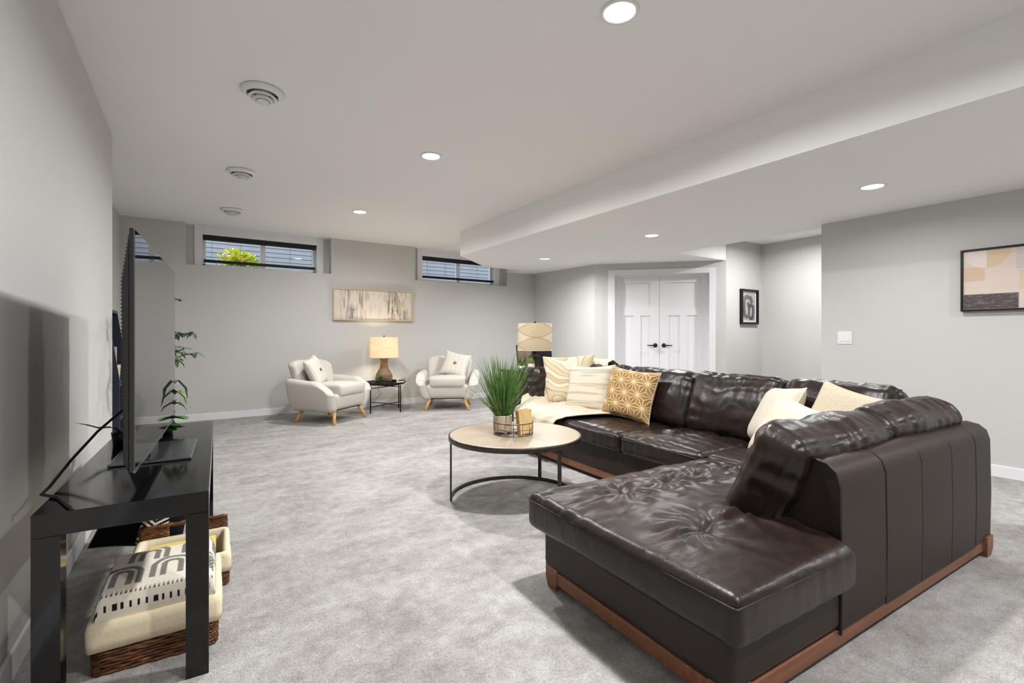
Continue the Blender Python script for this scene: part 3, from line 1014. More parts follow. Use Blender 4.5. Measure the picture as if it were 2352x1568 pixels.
# back cushions
def slump(k, amt=0.02):
    def f(pos, p):
        pos.y += amt * (p[2] ** 2) * 0.6
        pos.z += 0.018 * noise.noise(Vector((pos.x * 5 + k * 3, k, 0))) * max(0, p[2])
        return pos
    return f
for k, (a, b) in enumerate(((0.485, 1.235), (1.215, 1.95))):
    c = cushion('back_cushion', (b - a, 0.18, 0.405), 'leather', sofa, ((a + b) / 2, 0.225, 0.532 + 0.012 * k), (R(25), 0, R(0 if k == 0 else -1.5)), (64, 16, 38), 0.06, (0.02, 0.03, 0.0), 0.0042, 5.5, 0.0030, 20 + k, slump(k))
    obj('cushion_piping', MB().tube([((-(b - a) / 2 + 0.05) + (b - a - 0.10) * i / 14, -0.066 - 0.004 * math.sin(PI * i / 14), 0.170 + 0.003 * math.sin(i * 1.7)) for i in range(15)], 0.004, 6), 'thread', c, smooth=True)
for k, (a, b) in enumerate(((0.27, 0.86), (0.865, 1.51), (1.515, 2.19), (2.195, 2.90))):
    def mf(pos, p, k=k):
        pos.x += 0.02 * p[2] ** 2
        pos.z += 0.014 * noise.noise(Vector((pos.y * 5 + k * 3, k, 3))) * max(0, p[2])
        return pos
    c = cushion('back_cushion', (0.20, b - a, 0.45), 'leather', sofa, (1.775, (a + b) / 2, 0.575), (0, R(19), 0), (16, 60, 44), 0.07, (0.035, 0.015, 0.0), 0.0045, 5.5, 0.0034, 30 + k, mf)
    obj('cushion_piping', MB().tube([(0.055, -(b - a) / 2 + 0.04 + (b - a - 0.08) * i / 12, 0.222 + 0.004 * math.sin(i * 1.9)) for i in range(13)], 0.004, 6), 'thread', c, smooth=True)
# far arm
obj('arm_frame', MB().box((1.24, YE - 0.20, 0.09), (BX - 0.05, YE, 0.60)), 'leather_flat', sofa, bevel=0.03, seg=4)
cushion('arm_cushion', (0.62, 0.21, 0.50), 'leather', sofa, (1.535, YE - 0.125, 0.50), (R(-6), 0, 0), (52, 18, 44), 0.075, (0.015, 0.03, 0.0), 0.005, 6, 0.005, 41)
obj('arm_piping', MB().tube([(1.243, YE - 0.20, 0.28), (1.238, YE - 0.215, 0.45), (1.245, YE - 0.20, 0.64), (1.29, YE - 0.17, 0.725), (1.5, YE - 0.155, 0.744), (1.78, YE - 0.155, 0.742)], 0.005, 6), 'thread', sofa, smooth=True)

def SW(x, y, z):
    return tuple(Matrix.Translation((1.188, 0.74, 0)) @ Matrix.Rotation(R(-2.5), 4, 'Z') @ Vector((x, y, z)))
SR = R(-2.5)

# ------------------------------------------------------------------ pillows and throw on the sofa
def gold_pat(U, V):
    # hexagonal star lattice in cream on ochre
    s = 3.05
    x, y = U * s, V * s * 0.98
    d = np.full(U.shape, 9.0)
    h = math.sqrt(3) / 2
    # nearest lattice point (pointy hex lattice spacing 1.15)
    a = 1.62
    best = np.full(U.shape, 99.0)
    cx, cy = np.zeros_like(U), np.zeros_like(U)
    j0 = np.round(y / (a * h))
    for dj in (-1, 0, 1):
        j = j0 + dj
        offx = np.where(np.mod(j, 2) == 0, 0, a / 2)
        i = np.round((x - offx) / a)
        px, py = i * a + offx, j * a * h
        dd = np.hypot(x - px, y - py)
        m = dd < best
        best = np.where(m, dd, best)
        cx = np.where(m, px, cx)
        cy = np.where(m, py, cy)
    lx, ly = x - cx, y - cy
    rr = np.hypot(lx, ly)
    an = np.mod(np.arctan2(ly, lx), PI / 3)
    am = np.minimum(an, PI / 3 - an)
    # six spokes to the neighbours' midpoints and diamonds around
    spoke = rr * np.sin(am)
    lineA = np.where(rr < a * 0.58, spoke, 9)
    an2 = np.mod(np.arctan2(ly, lx) + PI / 6, PI / 3)
    am2 = np.minimum(an2, PI / 3 - an2)
    lineB = rr * np.sin(am2)
    # star outline: |component| lines
    ph = np.mod(np.arctan2(ly, lx), PI / 3) - PI / 6
    edge = np.abs(rr * np.cos(np.abs(ph) - PI / 6 + 0.0) * np.tan(R(30)) - rr * np.sin(PI / 6 - np.abs(ph)) * 1.0 - 0.0)
    hexb = np.abs(rr * np.cos(ph) - a / 2)
    d = np.minimum(rr * np.sin(am), lineB)
    dark = sstep(0.0, 0.03, np.abs(np.mod(np.floor(np.mod(np.arctan2(ly, lx) + PI / 6, 2 * PI) / (PI / 3)), 3) - 1) - 0.5)
    m = (1 - sstep(0.026, 0.052, d))[..., None]
    base = lin(152, 117, 76)[None, None] * ((0.9 + 0.2 * fbm(U * 30, V * 30, 3)) * (0.86 + 0.2 * dark))[..., None]
    return base * (1 - m) + lin(216, 192, 148) * m

def swirl_pat(U, V):
    f = 5.2 * (fbm(U * 0.9 + 3.3, V * 0.7 + 1.7, 21, 2) * 1.5 + 0.35 * np.sin(U * 1.7 + 1.2 * V) + 0.25 * V)
    fr = f - np.floor(f)
    k = np.mod(np.floor(f), 5).astype(int)
    pal = np.array([lin(208, 193, 164), lin(216, 206, 186), lin(192, 176, 140), lin(214, 202, 180), lin(202, 188, 156)])
    c = pal[k]
    e = np.minimum(fr, 1 - fr)
    m = (1 - sstep(0.03, 0.10, e))[..., None]
    return c * (1 - m) + lin(158, 142, 112) * m

def stripe_pat(U, V):
    f = fbm(V * 9 + 0.15 * np.sin(U * 3), U * 0.4, 33, 3)
    m = sstep(0.52, 0.66, f)[..., None]
    c = lin(208, 199, 182) * (1 - m) + lin(186, 170, 142) * m
    m2 = (sstep(0.62, 0.7, fbm(V * 14 + 4, U * 0.5, 35, 2)) * 0.8)[..., None]
    return c * (1 - m2) + lin(176, 164, 146) * m2

pillow('throw_pillow', 'ochre pillow with a cream geometric star lattice on the leather sofa', (0.455, 0.40), 0.15, 'cloth', SW(1.545, 1.925, 0.60), Euler((R(-17), R(4), SR + R(-90 + 8)), 'XYZ'), gold_pat, 190, 'pillows on the sofa')
pillow('throw_pillow', 'cream pillow with fine horizontal tan stripes beside the ochre pillow', (0.46, 0.42), 0.15, 'cloth', SW(1.55, 2.41, 0.595), Euler((R(-16), R(-3), SR + R(-90 + 18)), 'XYZ'), stripe_pat, 120, 'pillows on the sofa')
pillow('throw_pillow', 'cream pillow with marbled tan swirls leaning at the far arm of the sofa', (0.50, 0.47), 0.14, 'cloth', SW(1.60, 2.78, 0.645), Euler((R(-18), R(-4), SR + R(-90 + 38)), 'XYZ'), swirl_pat, 150, 'pillows on the sofa')
pillow('throw_pillow', 'ivory pillow standing upright behind another ivory pillow in the sofa corner', (0.42, 0.385), 0.14, 'pillow_w', SW(1.648, 0.846, 0.577), Euler((R(-27), R(-4.6), SR + R(-90 - 36.6)), 'XYZ'), None, 44, 'pillows on the sofa', seed=2)
pillow('throw_pillow', 'ivory pillow lying tilted in front in the sofa corner', (0.44, 0.40), 0.14, 'pillow_w', SW(1.457, 0.674, 0.518), Euler((R(-29), R(7), SR + R(-90 - 33)), 'XYZ'), None, 44, 'pillows on the sofa', seed=4)
pillow('throw_pillow', 'nubby beige pillow at the right of the sofa corner', (0.37, 0.34), 0.14, 'pillow_b', SW(1.62, 0.46, 0.615), Euler((R(-25), R(12), SR + R(-90 - 8)), 'XYZ'), None, 44, 'pillows on the sofa', seed=6)

# cream throw: over the back, down the cushion, across the seat and over the front
t = thing('throw_blanket', 'cream throw blanket draped over the far seat of the leather sofa', 'blanket', (1.188, 0.74, 0), SR)
key = [(2.03, 0.42), (2.03, 0.62), (1.99, 0.775), (1.90, 0.823), (1.82, 0.80), (1.75, 0.70), (1.68, 0.58), (1.64, 0.48), (1.57, 0.432), (1.40, 0.432), (1.22, 0.428), (1.12, 0.408), (1.085, 0.37), (1.080, 0.30), (1.078, 0.23)]
nu, nv = 44, 90
tt = np.linspace(0, len(key) - 1, nv)
kx = np.interp(tt, range(len(key)), [k[0] for k in key])
kz = np.interp(tt, range(len(key)), [k[1] for k in key])
lo = np.interp(tt, [0, 2, 4, 6, 8, 10, 11.5, 14], [2.52, 2.50, 2.47, 2.30, 2.00, 2.12, 2.27, 2.30])
hi = np.interp(tt, [0, 2, 4, 6, 8, 10, 11.5, 14], [2.92, 2.93, 2.95, 2.97, 2.97, 2.93, 2.90, 2.86])
P = np.zeros((nv, nu, 3))
u = np.linspace(0, 1, nu)
for i in range(nv):
    y = lo[i] + (hi[i] - lo[i]) * u
    fold = 0.012 * (np.sin(u * 21 + 3 * math.sin(tt[i] * 0.7)) * 0.6 + 1.2 * (vnoise(u * 6 + 2, np.full_like(u, tt[i] * 0.8), 4) - 0.3))
    edge = np.minimum(u, 1 - u)
    out = 0.008 + np.maximum(fold, -0.004) * np.clip(edge * 6 + 0.3, 0, 1)
    seat = 1.0 if 7.5 < tt[i] < 11 else (0.5 if tt[i] >= 11 else 0.25)
    P[i, :, 0] = kx[i] - out * (1 - seat if tt[i] < 11 else 1.0) * 1.0
    P[i, :, 2] = kz[i] + out * (seat if tt[i] < 11 else 0.1) + (0.008 if 2 <= tt[i] <= 5 else 0)
    ramp = np.clip((y - 2.84) / 0.13, 0, 1) ** 1.5 * (0.14 if 7 < tt[i] < 10.5 else 0.0)
    P[i, :, 1] = y
    P[i, :, 2] += ramp
gridmesh('blanket_cloth', P, 'throw', t, None, 0.007)

# ================================================================== coffee table
CX, CY, CR, CT = 1.737, 2.592, 0.425, 0.42
t = thing('coffee_table', 'round coffee table with pale wood top and thin dark metal frame', 'coffee table', (CX, CY, 0))
obj('table_top', MB().lathe([(0.001, CT - 0.012), (CR - 0.006, CT - 0.012), (CR - 0.006, CT - 0.002), (CR - 0.010, CT), (0.001, CT)], 96), 'table_wood', t)
obj('metal_rim', MB().lathe([(CR - 0.004, CT - 0.032), (CR + 0.003, CT - 0.032), (CR + 0.004, CT - 0.004), (CR + 0.001, CT - 0.001), (CR - 0.006, CT - 0.003), (CR - 0.02, CT - 0.013), (CR - 0.02, CT - 0.03), (CR - 0.004, CT - 0.032)], 96, cap0=False, cap1=False), 'bronze', t, smooth=True)
for a in (155.3, 30.0, -84.5):
    ca, sa = math.cos(R(a)), math.sin(R(a))
    leg = MB().box((-0.006, -0.012, 0), (0.006, 0.012, CT - 0.03))
    obj('leg', leg, 'bronze', t, ((CR - 0.012) * ca, (CR - 0.012) * sa, 0), (0, 0, R(a)), bevel=0.002)
mb = MB()
n = 60
for i in range(n + 1):
    a = R(155.3 - (155.3 + 84.5) * i / n)
    for rr, z in ((CR - 0.018, 0.0), (CR - 0.006, 0.0), (CR - 0.006, 0.022), (CR - 0.018, 0.022)):
        mb.v.append((rr * math.cos(a), rr * math.sin(a), z))
    if i:
        for k in range(4):
            mb.f.append(((i - 1) * 4 + k, (i - 1) * 4 + (k + 1) % 4, i * 4 + (k + 1) % 4, i * 4 + k))
mb.f += [(0, 1, 2, 3), (n * 4 + 3, n * 4 + 2, n * 4 + 1, n * 4)]
obj('base_ring', mb, 'bronze', t)

# wire basket
BC = (1.722, 2.585, CT)
BR = 0.128
t = thing('wire_basket', 'round grey wire basket on the coffee table', 'basket', BC)
def circ(r, z, n=40):
    return [(r * math.cos(2 * PI * k / n), r * math.sin(2 * PI * k / n), z) for k in range(n)]
obj('top_ring', MB().tube(circ(BR, 0.078), 0.0034, 8, closed=True), 'wire', t, smooth=True)
obj('middle_ring', MB().tube(circ(BR, 0.040), 0.0016, 6, closed=True), 'wire', t, smooth=True)
obj('bottom_ring', MB().tube(circ(BR - 0.002, 0.004), 0.0022, 8, closed=True), 'wire', t, smooth=True)
for k in range(14):
    a = 2 * PI * k / 14 + 0.1
    ca, sa = math.cos(a), math.sin(a)
    obj('upright_wire', MB().tube([(0.018 * ca, 0.018 * sa, 0.004), ((BR - 0.008) * ca, (BR - 0.008) * sa, 0.003), (BR * ca, BR * sa, 0.012), (BR * ca, BR * sa, 0.078)], 0.0016, 6), 'wire', t, smooth=True)
obj('hub_ring', MB().tube(circ(0.018, 0.004, 16), 0.0016, 6, closed=True), 'wire', t, smooth=True)

# grass plant in a patterned footed pot
t = thing('grass_plant', 'tall green artificial grass in a black-dashed cream pot on the coffee table', 'plant', (BC[0] - 0.058, BC[1] + 0.040, CT + 0.006))
n1, n2 = 160, 60
A, Z = np.meshgrid(np.linspace(0, 2 * PI, n1, endpoint=False), np.linspace(0, 1, n2))
pr = 0.060 + 0.002 * np.sin(Z * PI)
P = np.stack([pr * np.cos(A), pr * np.sin(A), 0.014 + Z * 0.098], -1)
row = np.floor(Z * 9)
cell = A / (2 * PI) * 46 + row * 0.37
fr, fz = cell - np.floor(cell), Z * 9 - row
mk = (sstep(0.25, 0.36, fr) * (1 - sstep(0.72, 0.84, fr)) * sstep(0.12, 0.26, fz) * (1 - sstep(0.70, 0.84, fz)))[..., None]
gridmesh('pot', P, 'pottery', t, lin(208, 184, 160) * (1 - mk) + lin(44, 36, 34) * mk, wrapu=True)
obj('pot_floor', MB().lathe([(0.001, 0.014), (0.060, 0.014), (0.060, 0.018), (0.001, 0.018)], 40), 'pot_wht', t)
obj('pot_rim', MB().lathe([(0.060, 0.112), (0.0595, 0.1145), (0.056, 0.1145), (0.054, 0.100)], 48, cap0=False, cap1=False), 'pot_wht', t, smooth=True)
obj('soil', MB().lathe([(0.001, 0.106), (0.055, 0.102), (0.055, 0.095), (0.001, 0.095)], 32), 'soil', t)
for a in (20, 140, 260):
    obj('pot_foot', MB().cyl((0.04 * math.cos(R(a)), 0.04 * math.sin(R(a)), 0.0), (0.04 * math.cos(R(a)), 0.04 * math.sin(R(a)), 0.016), 0.011, 0.012, 14), 'pot_wht', t, smooth=True)
rg = random.Random(11)
mb = MB()
for k in range(560):
    a = rg.uniform(0, 2 * PI)
    r0 = 0.045 * math.sqrt(rg.random())
    lean = abs(rg.gauss(0.0, 0.30)) if k < 520 else rg.uniform(0.7, 1.1)
    L = rg.uniform(0.23, 0.43) * (1.0 if lean < 0.5 else 0.75)
    wd = rg.uniform(0.0016, 0.0030)
    b = Vector((r0 * math.cos(a), r0 * math.sin(a), 0.10))
    d = Vector((math.cos(a) * lean, math.sin(a) * lean, 1)).normalized()
    tw = rg.uniform(0, PI)
    sd = Vector((math.cos(tw), math.sin(tw), 0))
    droop = rg.uniform(0.02, 0.10) * (1 + 3 * (lean > 0.6))
    pts = []
    for s in (0, 0.3, 0.6, 0.85, 1.0):
        pts.append(b + d * (L * s) + Vector((math.cos(a), math.sin(a), -0.5)) * (droop * L * s * s))
    ws = [0.7, 1.0, 0.8, 0.45, 0.05]
    vs = []
    for p, ww in zip(pts, ws):
        vs += [p - sd * wd * ww, p + sd * wd * ww]
    mb.add(vs, [(2 * i, 2 * i + 1, 2 * i + 3, 2 * i + 2) for i in range(4)])
o = obj('grass_blades', mb, 'grass', t, smooth=True, recalc=False)
o['kind'] = 'stuff'

# paperback leaning in the basket
def book(name, label, dims, cover, spine=None, loc=(0, 0, 0), rot=(0, 0, 0), page='paper', group=None, parent=None):
    """closed book lying flat: dims = (spine length X, depth Y, thickness Z), spine towards -Y"""
    L, D, T = dims
    b = thing(name, label, 'book', loc, 0, group)
    b.rotation_euler = rot
    ct = 0.0022
    obj('page_block', MB().box((-L / 2 + 0.003, -D / 2 + 0.004, ct), (L / 2 - 0.003, D / 2 - 0.004, T - ct)), page, b)
    obj('front_cover', MB().box((-L / 2, -D / 2, T - ct), (L / 2, D / 2, T)), cover, b)
    obj('back_cover', MB().box((-L / 2, -D / 2, 0), (L / 2, D / 2, ct)), cover, b)
    obj('spine', MB().box((-L / 2, -D / 2 - 0.0015, 0), (L / 2, -D / 2 + 0.001, T)), spine or cover, b, bevel=0.001)
    return b
m_kraft = simple('tan_cover', srgb(214, 182, 126), 0.6, nscale=18, namp=0.12)
m_red = simple('red_cover', srgb(176, 52, 34), 0.5, nscale=10, namp=0.3)
b = book('paperback_book', 'thick tan paperback with red cover standing in the wire basket', (0.150, 0.095, 0.040), m_kraft, m_kraft, (BC[0] + 0.052, BC[1] - 0.030, CT + 0.080), (0, 0, 0), simple('yellowed_pages', srgb(222, 180, 104), 0.9))
b.rotation_euler = Euler((R(80), R(84), R(-12)), 'XYZ')
for ch in b.children:
    if ch.name.startswith('back_cover'):
        ch.data.materials[0] = m_red
for k in range(7):
    obj('cover_mark', MB().box((-0.06 + 0.018 * k, -0.0490, 0.008 + 0.004 * (k % 3)), (-0.052 + 0.018 * k, -0.0486 - 0.0008, 0.013 + 0.005 * (k % 2))), 'cord', b)

# ================================================================== armchairs
def armchair(loc, rz, label):
    """local: front towards -Y, origin on the floor under the seat"""
    t = thing('armchair', label, 'armchair', loc, rz, 'oatmeal armchairs')
    # seat body tapers downwards
    def bodyd(pos, p):
        k = (p[2] + 1) / 2
        pos.x *= 0.90 + 0.10 * k
        pos.y = pos.y * (0.92 + 0.08 * k)
        return pos
    cushion('seat_base', (0.60, 0.60, 0.19), 'chair', t, (0, 0.0, 0.265), (0, 0, 0), (24, 24, 8), 0.04, (0, 0.015, 0), 0.001, 4, 0, 1, bodyd)
    def scd(pos, p):
        k = (p[2] + 1) / 2
        pos.x *= 0.90 + 0.10 * k
        if pos.y < 0:
            pos.z -= 0.0
        return pos
    cushion('seat_cushion', (0.52, 0.50, 0.145), 'chair', t, (0, -0.075, 0.395), (R(-2), 0, 0), (26, 26, 8), 0.035, (0, 0.015, 0.022), 0.001, 4, 0, 2, scd)
    for s in (-1, 1):
        def armd(pos, p, s=s):
            k = (p[2] + 1) / 2                    # 0 bottom .. 1 top
            yy = (p[1] + 1) / 2                   # 0 front .. 1 rear
            pos.x += s * (0.055 * math.sin(k * PI * 0.62) - 0.045 * (1 - k))
            pos.x += s * 0.018 * (1 - (2 * yy - 1) ** 2) * k
            if k > 0.5:
                pos.z -= (0.10 * max(0, (0.36 - yy) / 0.36) ** 1.6 + 0.02 * (1 - yy)) * (2 * k - 1)
                pos.z += 0.03 * max(0, yy - 0.55) * (2 * k - 1)
            if yy < 0.5:
                pos.y += 0.045 * (1 - k) * (1 - 2 * yy)
                pos.y += 0.06 * max(0, k - 0.62) / 0.38 * (1 - 2 * yy)
            return pos
        cushion('arm', (0.125, 0.66, 0.385), 'chair', t, (s * 0.325, 0.005, 0.338), (0, 0, 0), (12, 30, 22), 0.05, (0.01, 0, 0.0), 0.001, 4, 0, 3, armd)
    def backd(pos, p):
        k = (p[2] + 1) / 2
        pos.x *= 0.90 + 0.13 * k - 0.05 * max(0, k - 0.9) * 10 * 0.3
        pos.y += 0.11 * k * k + 0.02 * k
        pos.y -= 0.07 * (p[0] ** 2) * (0.35 + 0.65 * k)
        if k > 0.6:
            pos.z -= 0.035 * max(0, abs(p[0]) - 0.55) / 0.45 * (k - 0.6) / 0.4
        for bx in (-0.14, 0.14):
            d = math.hypot(pos.x - bx, pos.z - 0.075)
            if p[1] < 0:
                pos.y += 0.016 * math.exp(-(d / 0.03) ** 2)
        return pos
    bk = cushion('backrest', (0.66, 0.13, 0.58), 'chair', t, (0, 0.275, 0.46), (0, 0, 0), (36, 10, 34), 0.05, (0, 0.022, 0), 0.001, 4, 0, 4, backd)
    for bx in (-0.14, 0.14):
        for bz in (0.075,):
            k = (bz / 0.29 + 1) / 2
            obj('back_button', MB().sphere((bx, -0.012 + 0.11 * k * k + 0.02 * k - 0.065, bz), 0.011, 12, 8, (1, 0.55, 1)), 'chair', bk, smooth=True)
    obj('under_cloth', MB().box((-0.25, -0.25, 0.160), (0.25, 0.27, 0.172)), 'cord', t)
    for sx in (-1, 1):
        for sy in (-1, 1):
            p1 = (sx * 0.235, sy * 0.215, 0.185)
            p0 = (sx * 0.305, sy * 0.285, 0.0)
            obj('leg', MB().cyl(p0, p1, 0.0165, 0.026, 16), 'beech', t, smooth=True)
    return t

def ticking(U, V):
    s = 0.5 + 0.5 * np.sin(U * 75)
    m = (sstep(0.72, 0.95, s) * 0.75)[..., None]
    return lin(226, 221, 212) * (1 - m) + lin(150, 142, 134) * m
aL = math.atan2(-0.61, -0.79)        # facing (0.61, -0.79)
def face_rot(dx, dy):
    return math.atan2(dx, -dy)
LP, LR = (1.43, 6.255, 0), face_rot(0.62, -0.785)
RP, RR = (3.10, 6.37, 0), face_rot(-0.50, -0.866)
armchair(LP, LR, 'oatmeal fabric armchair to the left of the lit lamp')
armchair(RP, RR, 'oatmeal fabric armchair to the right of the side table, partly behind the grass')
def at_chair(P, rz, x, y, z):
    v = Matrix.Rotation(rz, 3, 'Z') @ Vector((x, y, z))
    return (P[0] + v.x, P[1] + v.y, z)
def chair_pillow(P, rz, x, y, z, rot, label):
    e = pillow('armchair_pillow', label, (0.40, 0.38), 0.13, 'cloth', at_chair(P, rz, x, y, z), rot, ticking, 150, 'striped armchair pillows', seed=3)
    bt = obj('wooden_button', MB().lathe([(0.001, 0.010), (0.007, 0.008), (0.012, 0.012), (0.020, 0.012), (0.023, 0.006), (0.021, 0.0), (0.001, 0.0)], 24), 'button', e, (0, -0.064, 0.0), (PI / 2, 0, 0), smooth=True)
    bt['label'] = 'round brown wooden button'
chair_pillow(LP, LR, -0.10, 0.160, 0.608, Euler((R(-24), R(-10), LR + R(24)), 'XYZ'), 'white ticking-striped pillow with wooden button on the left armchair')
chair_pillow(RP, RR, 0.09, 0.165, 0.625, Euler((R(-24), R(13), RR - R(8)), 'XYZ'), 'white ticking-striped pillow with wooden button on the right armchair')

# ================================================================== side table with lamp
TX, TY = 2.24, 6.63
t = thing('side_table', 'round black tray side table with crossed metal legs between the armchairs', 'side table', (TX, TY, 0))
TZ = 0.385
obj('tray', MB().lathe([(0.001, TZ - 0.004), (0.255, TZ - 0.004), (0.285, TZ + 0.024), (0.290, TZ + 0.024), (0.288, TZ + 0.018), (0.262, TZ - 0.010), (0.001, TZ - 0.010)], 64), 'black_metal', t, smooth=True)
feet = [(1.988 - TX, 6.488 - TY), (2.368 - TX, 6.37 - TY), (2.491 - TX, 6.77 - TY), (2.112 - TX, 6.888 - TY)]
for x, y in feet:
    obj('leg', MB().cyl((x, y, 0), (x, y, TZ - 0.012), 0.0085, n=10), 'black_metal', t, smooth=True)
for z in (0.085, TZ - 0.05):
    for a, b in ((0, 2), (1, 3)):
        dz = 0.012 if a else 0.0
        obj('cross_bar', MB().cyl(feet[a] + (z + dz,), feet[b] + (z + dz - 0.012 * 0,), 0.006, n=8), 'black_metal', t, smooth=True)

def shade_col(A, Z, phase=0.0):
    w = np.cos(A * 2 + phase)
    c = np.broadcast_to(lin(238, 228, 208), A.shape + (3,)).copy()
    for z0, sg in ((0.20, 1), (0.76, -1)):
        up = z0 + 0.15 - 0.12 * w
        dn = z0 - 0.15 + 0.12 * w
        inside = sstep(-0.01, 0.01, up - Z) * sstep(-0.01, 0.01, Z - dn)
        edge = np.exp(-((Z - up) / 0.02) ** 2) + np.exp(-((Z - dn) / 0.02) ** 2)
        rings = 0.5 + 0.5 * np.cos((Z - z0) / (0.15 - 0.12 * w + 0.02) * 22)
        m = (inside * (0.35 + 0.35 * rings))[..., None]
        c = c * (1 - m) + lin(216, 198, 164) * m
        e = np.clip(edge, 0, 1)[..., None] * 0.8
        c = c * (1 - e) + lin(196, 174, 138) * e
    return c

def lamp(name, label, loc, base_prof, r_bot, r_top, z0, z1, basecol, lit, group, phase=0.0, inked=1.0):
    t = thing(name, label, 'lamp', loc, 0, group)
    nA, nZ = 120, 90
    zs = np.linspace(0, 1, nZ)
    pr = np.array(base_prof)
    cum = np.concatenate([[0], np.cumsum(np.hypot(np.diff(pr[:, 0]), np.diff(pr[:, 1])))])
    cum /= cum[-1]
    rr, zz = np.interp(zs, cum, pr[:, 0]), np.interp(zs, cum, pr[:, 1])
    A, I = np.meshgrid(np.linspace(0, 2 * PI, nA, endpoint=False), np.arange(nZ))
    col, bmp = basecol(A, zs[I])
    rad = rr[I] + bmp
    P = np.stack([rad * np.cos(A), rad * np.sin(A), zz[I]], -1)
    gridmesh('lamp_base', P, 'pottery', t, col, wrapu=True)
    obj('base_bottom', MB().lathe([(0.001, pr[0][1]), (pr[0][0], pr[0][1]), (pr[0][0] * 0.99, pr[0][1] + 0.004), (0.001, pr[0][1] + 0.004)], 40), 'bronze', t)
    ztop = pr[-1][1]
    obj('neck', MB().cyl((0, 0, ztop - 0.01), (0, 0, z0 + 0.06), 0.011, n=12), 'bronze', t, smooth=True)
    A, Z = np.meshgrid(np.linspace(0, 2 * PI, 144, endpoint=False), np.linspace(0, 1, 90))
    rs = r_bot + (r_top - r_bot) * Z
    P = np.stack([rs * np.cos(A), rs * np.sin(A), z0 + (z1 - z0) * Z], -1)
    sh = gridmesh('lamp_shade', P, 'shade', t, lin(238, 228, 208) * (1 - inked) + shade_col(A, Z, phase) * inked, 0.0022, wrapu=True)
    for r_, z_ in ((r_bot, z0), (r_top, z1)):
        obj('shade_rim', MB().tube([(r_ * math.cos(2 * PI * k / 60), r_ * math.sin(2 * PI * k / 60), z_) for k in range(60)], 0.0022, 6, closed=True), 'pot_wht', sh, smooth=True)
    for k in range(3):
        a = 2 * PI * k / 3 + 0.5
        obj('spider_arm', MB().cyl((0, 0, z1 - 0.012), (r_top * math.cos(a), r_top * math.sin(a), z1 - 0.006), 0.002, n=6), 'bronze', sh)
    obj('harp', MB().tube([(0.0, 0, z0 + 0.05), (0.045, 0, z0 + 0.09), (0.05, 0, (z0 + z1) / 2), (0.03, 0, z1 - 0.03), (0, 0, z1 - 0.01), (-0.03, 0, z1 - 0.03), (-0.05, 0, (z0 + z1) / 2), (-0.045, 0, z0 + 0.09), (0, 0, z0 + 0.05)], 0.002, 6), 'bronze', t, smooth=True)
    obj('finial', MB().lathe([(0.004, z1 - 0.014), (0.005, z1 + 0.004), (0.011, z1 + 0.010), (0.011, z1 + 0.018), (0.004, z1 + 0.024)], 16), 'black_metal', t, smooth=True)
    blb = M['bulb'] if lit else M['pot_wht']
    obj('bulb', MB().sphere((0, 0, z0 + 0.13), 0.030, 16, 10), blb, t, smooth=True)
    if lit:
        ld = bpy.data.lights.new('lamp_glow', 'POINT')
        ld.energy = lit
        ld.color = (1.0, 0.86, 0.66)
        ld.shadow_soft_size = 0.035
        lo = bpy.data.objects.new('lamp_glow', ld)
        C.objects.link(lo)
        lo.parent = t
        lo.location = (0, 0, z0 + 0.13)
    return t
M['bulb'] = emit('lit_bulb', (1.0, 0.84, 0.6, 1), 12.0)

def scale_pat(A, Z):
    rows = Z * 20
    r = np.floor(rows)
    c = A / (2 * PI) * 18 + 0.5 * np.mod(r, 2)
    fx, fz = c - np.floor(c) - 0.5, rows - r - 0.5
    d = np.hypot(fx, fz * 0.9)
    m = sstep(0.30, 0.46, d)[..., None]
    band = ((np.abs(Z - 0.62) < 0.03) | (np.abs(Z - 0.30) < 0.02))[..., None] * 1.0
    base = lin(154, 126, 94) * (1 - m) + lin(70, 52, 36) * m
    hl = (1 - sstep(0.05, 0.2, d))[..., None] * 0.5
    base = base * (1 - hl) + lin(190, 168, 136) * hl
    base = base * (1 - band) + lin(100, 78, 56) * band
    return base, 0.003 * (1 - sstep(0.25, 0.5, d))
vase = [(0.075, 0.0), (0.092, 0.02), (0.112, 0.055), (0.117, 0.085), (0.110, 0.125), (0.088, 0.17), (0.062, 0.215), (0.050, 0.25), (0.047, 0.29), (0.052, 0.325), (0.064, 0.355), (0.062, 0.362), (0.03, 0.362)]
lamp('table_lamp', 'lit table lamp with glowing cream drum shade and brown scaly vase base', (TX - 0.01, TY + 0.02, TZ - 0.004), vase, 0.198, 0.190, 0.368, 0.652, scale_pat, 34.0, 'table lamps', 0.0, 0.35)

# clutter on the tray
t = thing('potted_herb', 'small bushy green plant in a black pot on the tray table', 'plant', (TX - 0.125, TY - 0.155, TZ - 0.004))
obj('pot', MB().lathe([(0.055, 0), (0.066, 0.005), (0.070, 0.052), (0.066, 0.052), (0.062, 0.044), (0.001, 0.044)], 32, cap1=False), 'black_metal', t, smooth=True)
rg = random.Random(5)
mb = MB()
for k in range(170):
    a, el, rr = rg.uniform(0, 2 * PI), rg.uniform(0.1, 1.45), rg.uniform(0.035, 0.082)
    p = Vector((math.cos(a) * math.cos(el) * rr * 1.15, math.sin(a) * math.cos(el) * rr * 1.15, 0.055 + math.sin(el) * rr))
    leafcard(mb, p, Vector((math.cos(a), math.sin(a), rg.uniform(0, 1))), rg.uniform(0.018, 0.03), 0.015)
o = obj('foliage', mb, 'leaf', t, smooth=True, recalc=False)
o['kind'] = 'stuff'
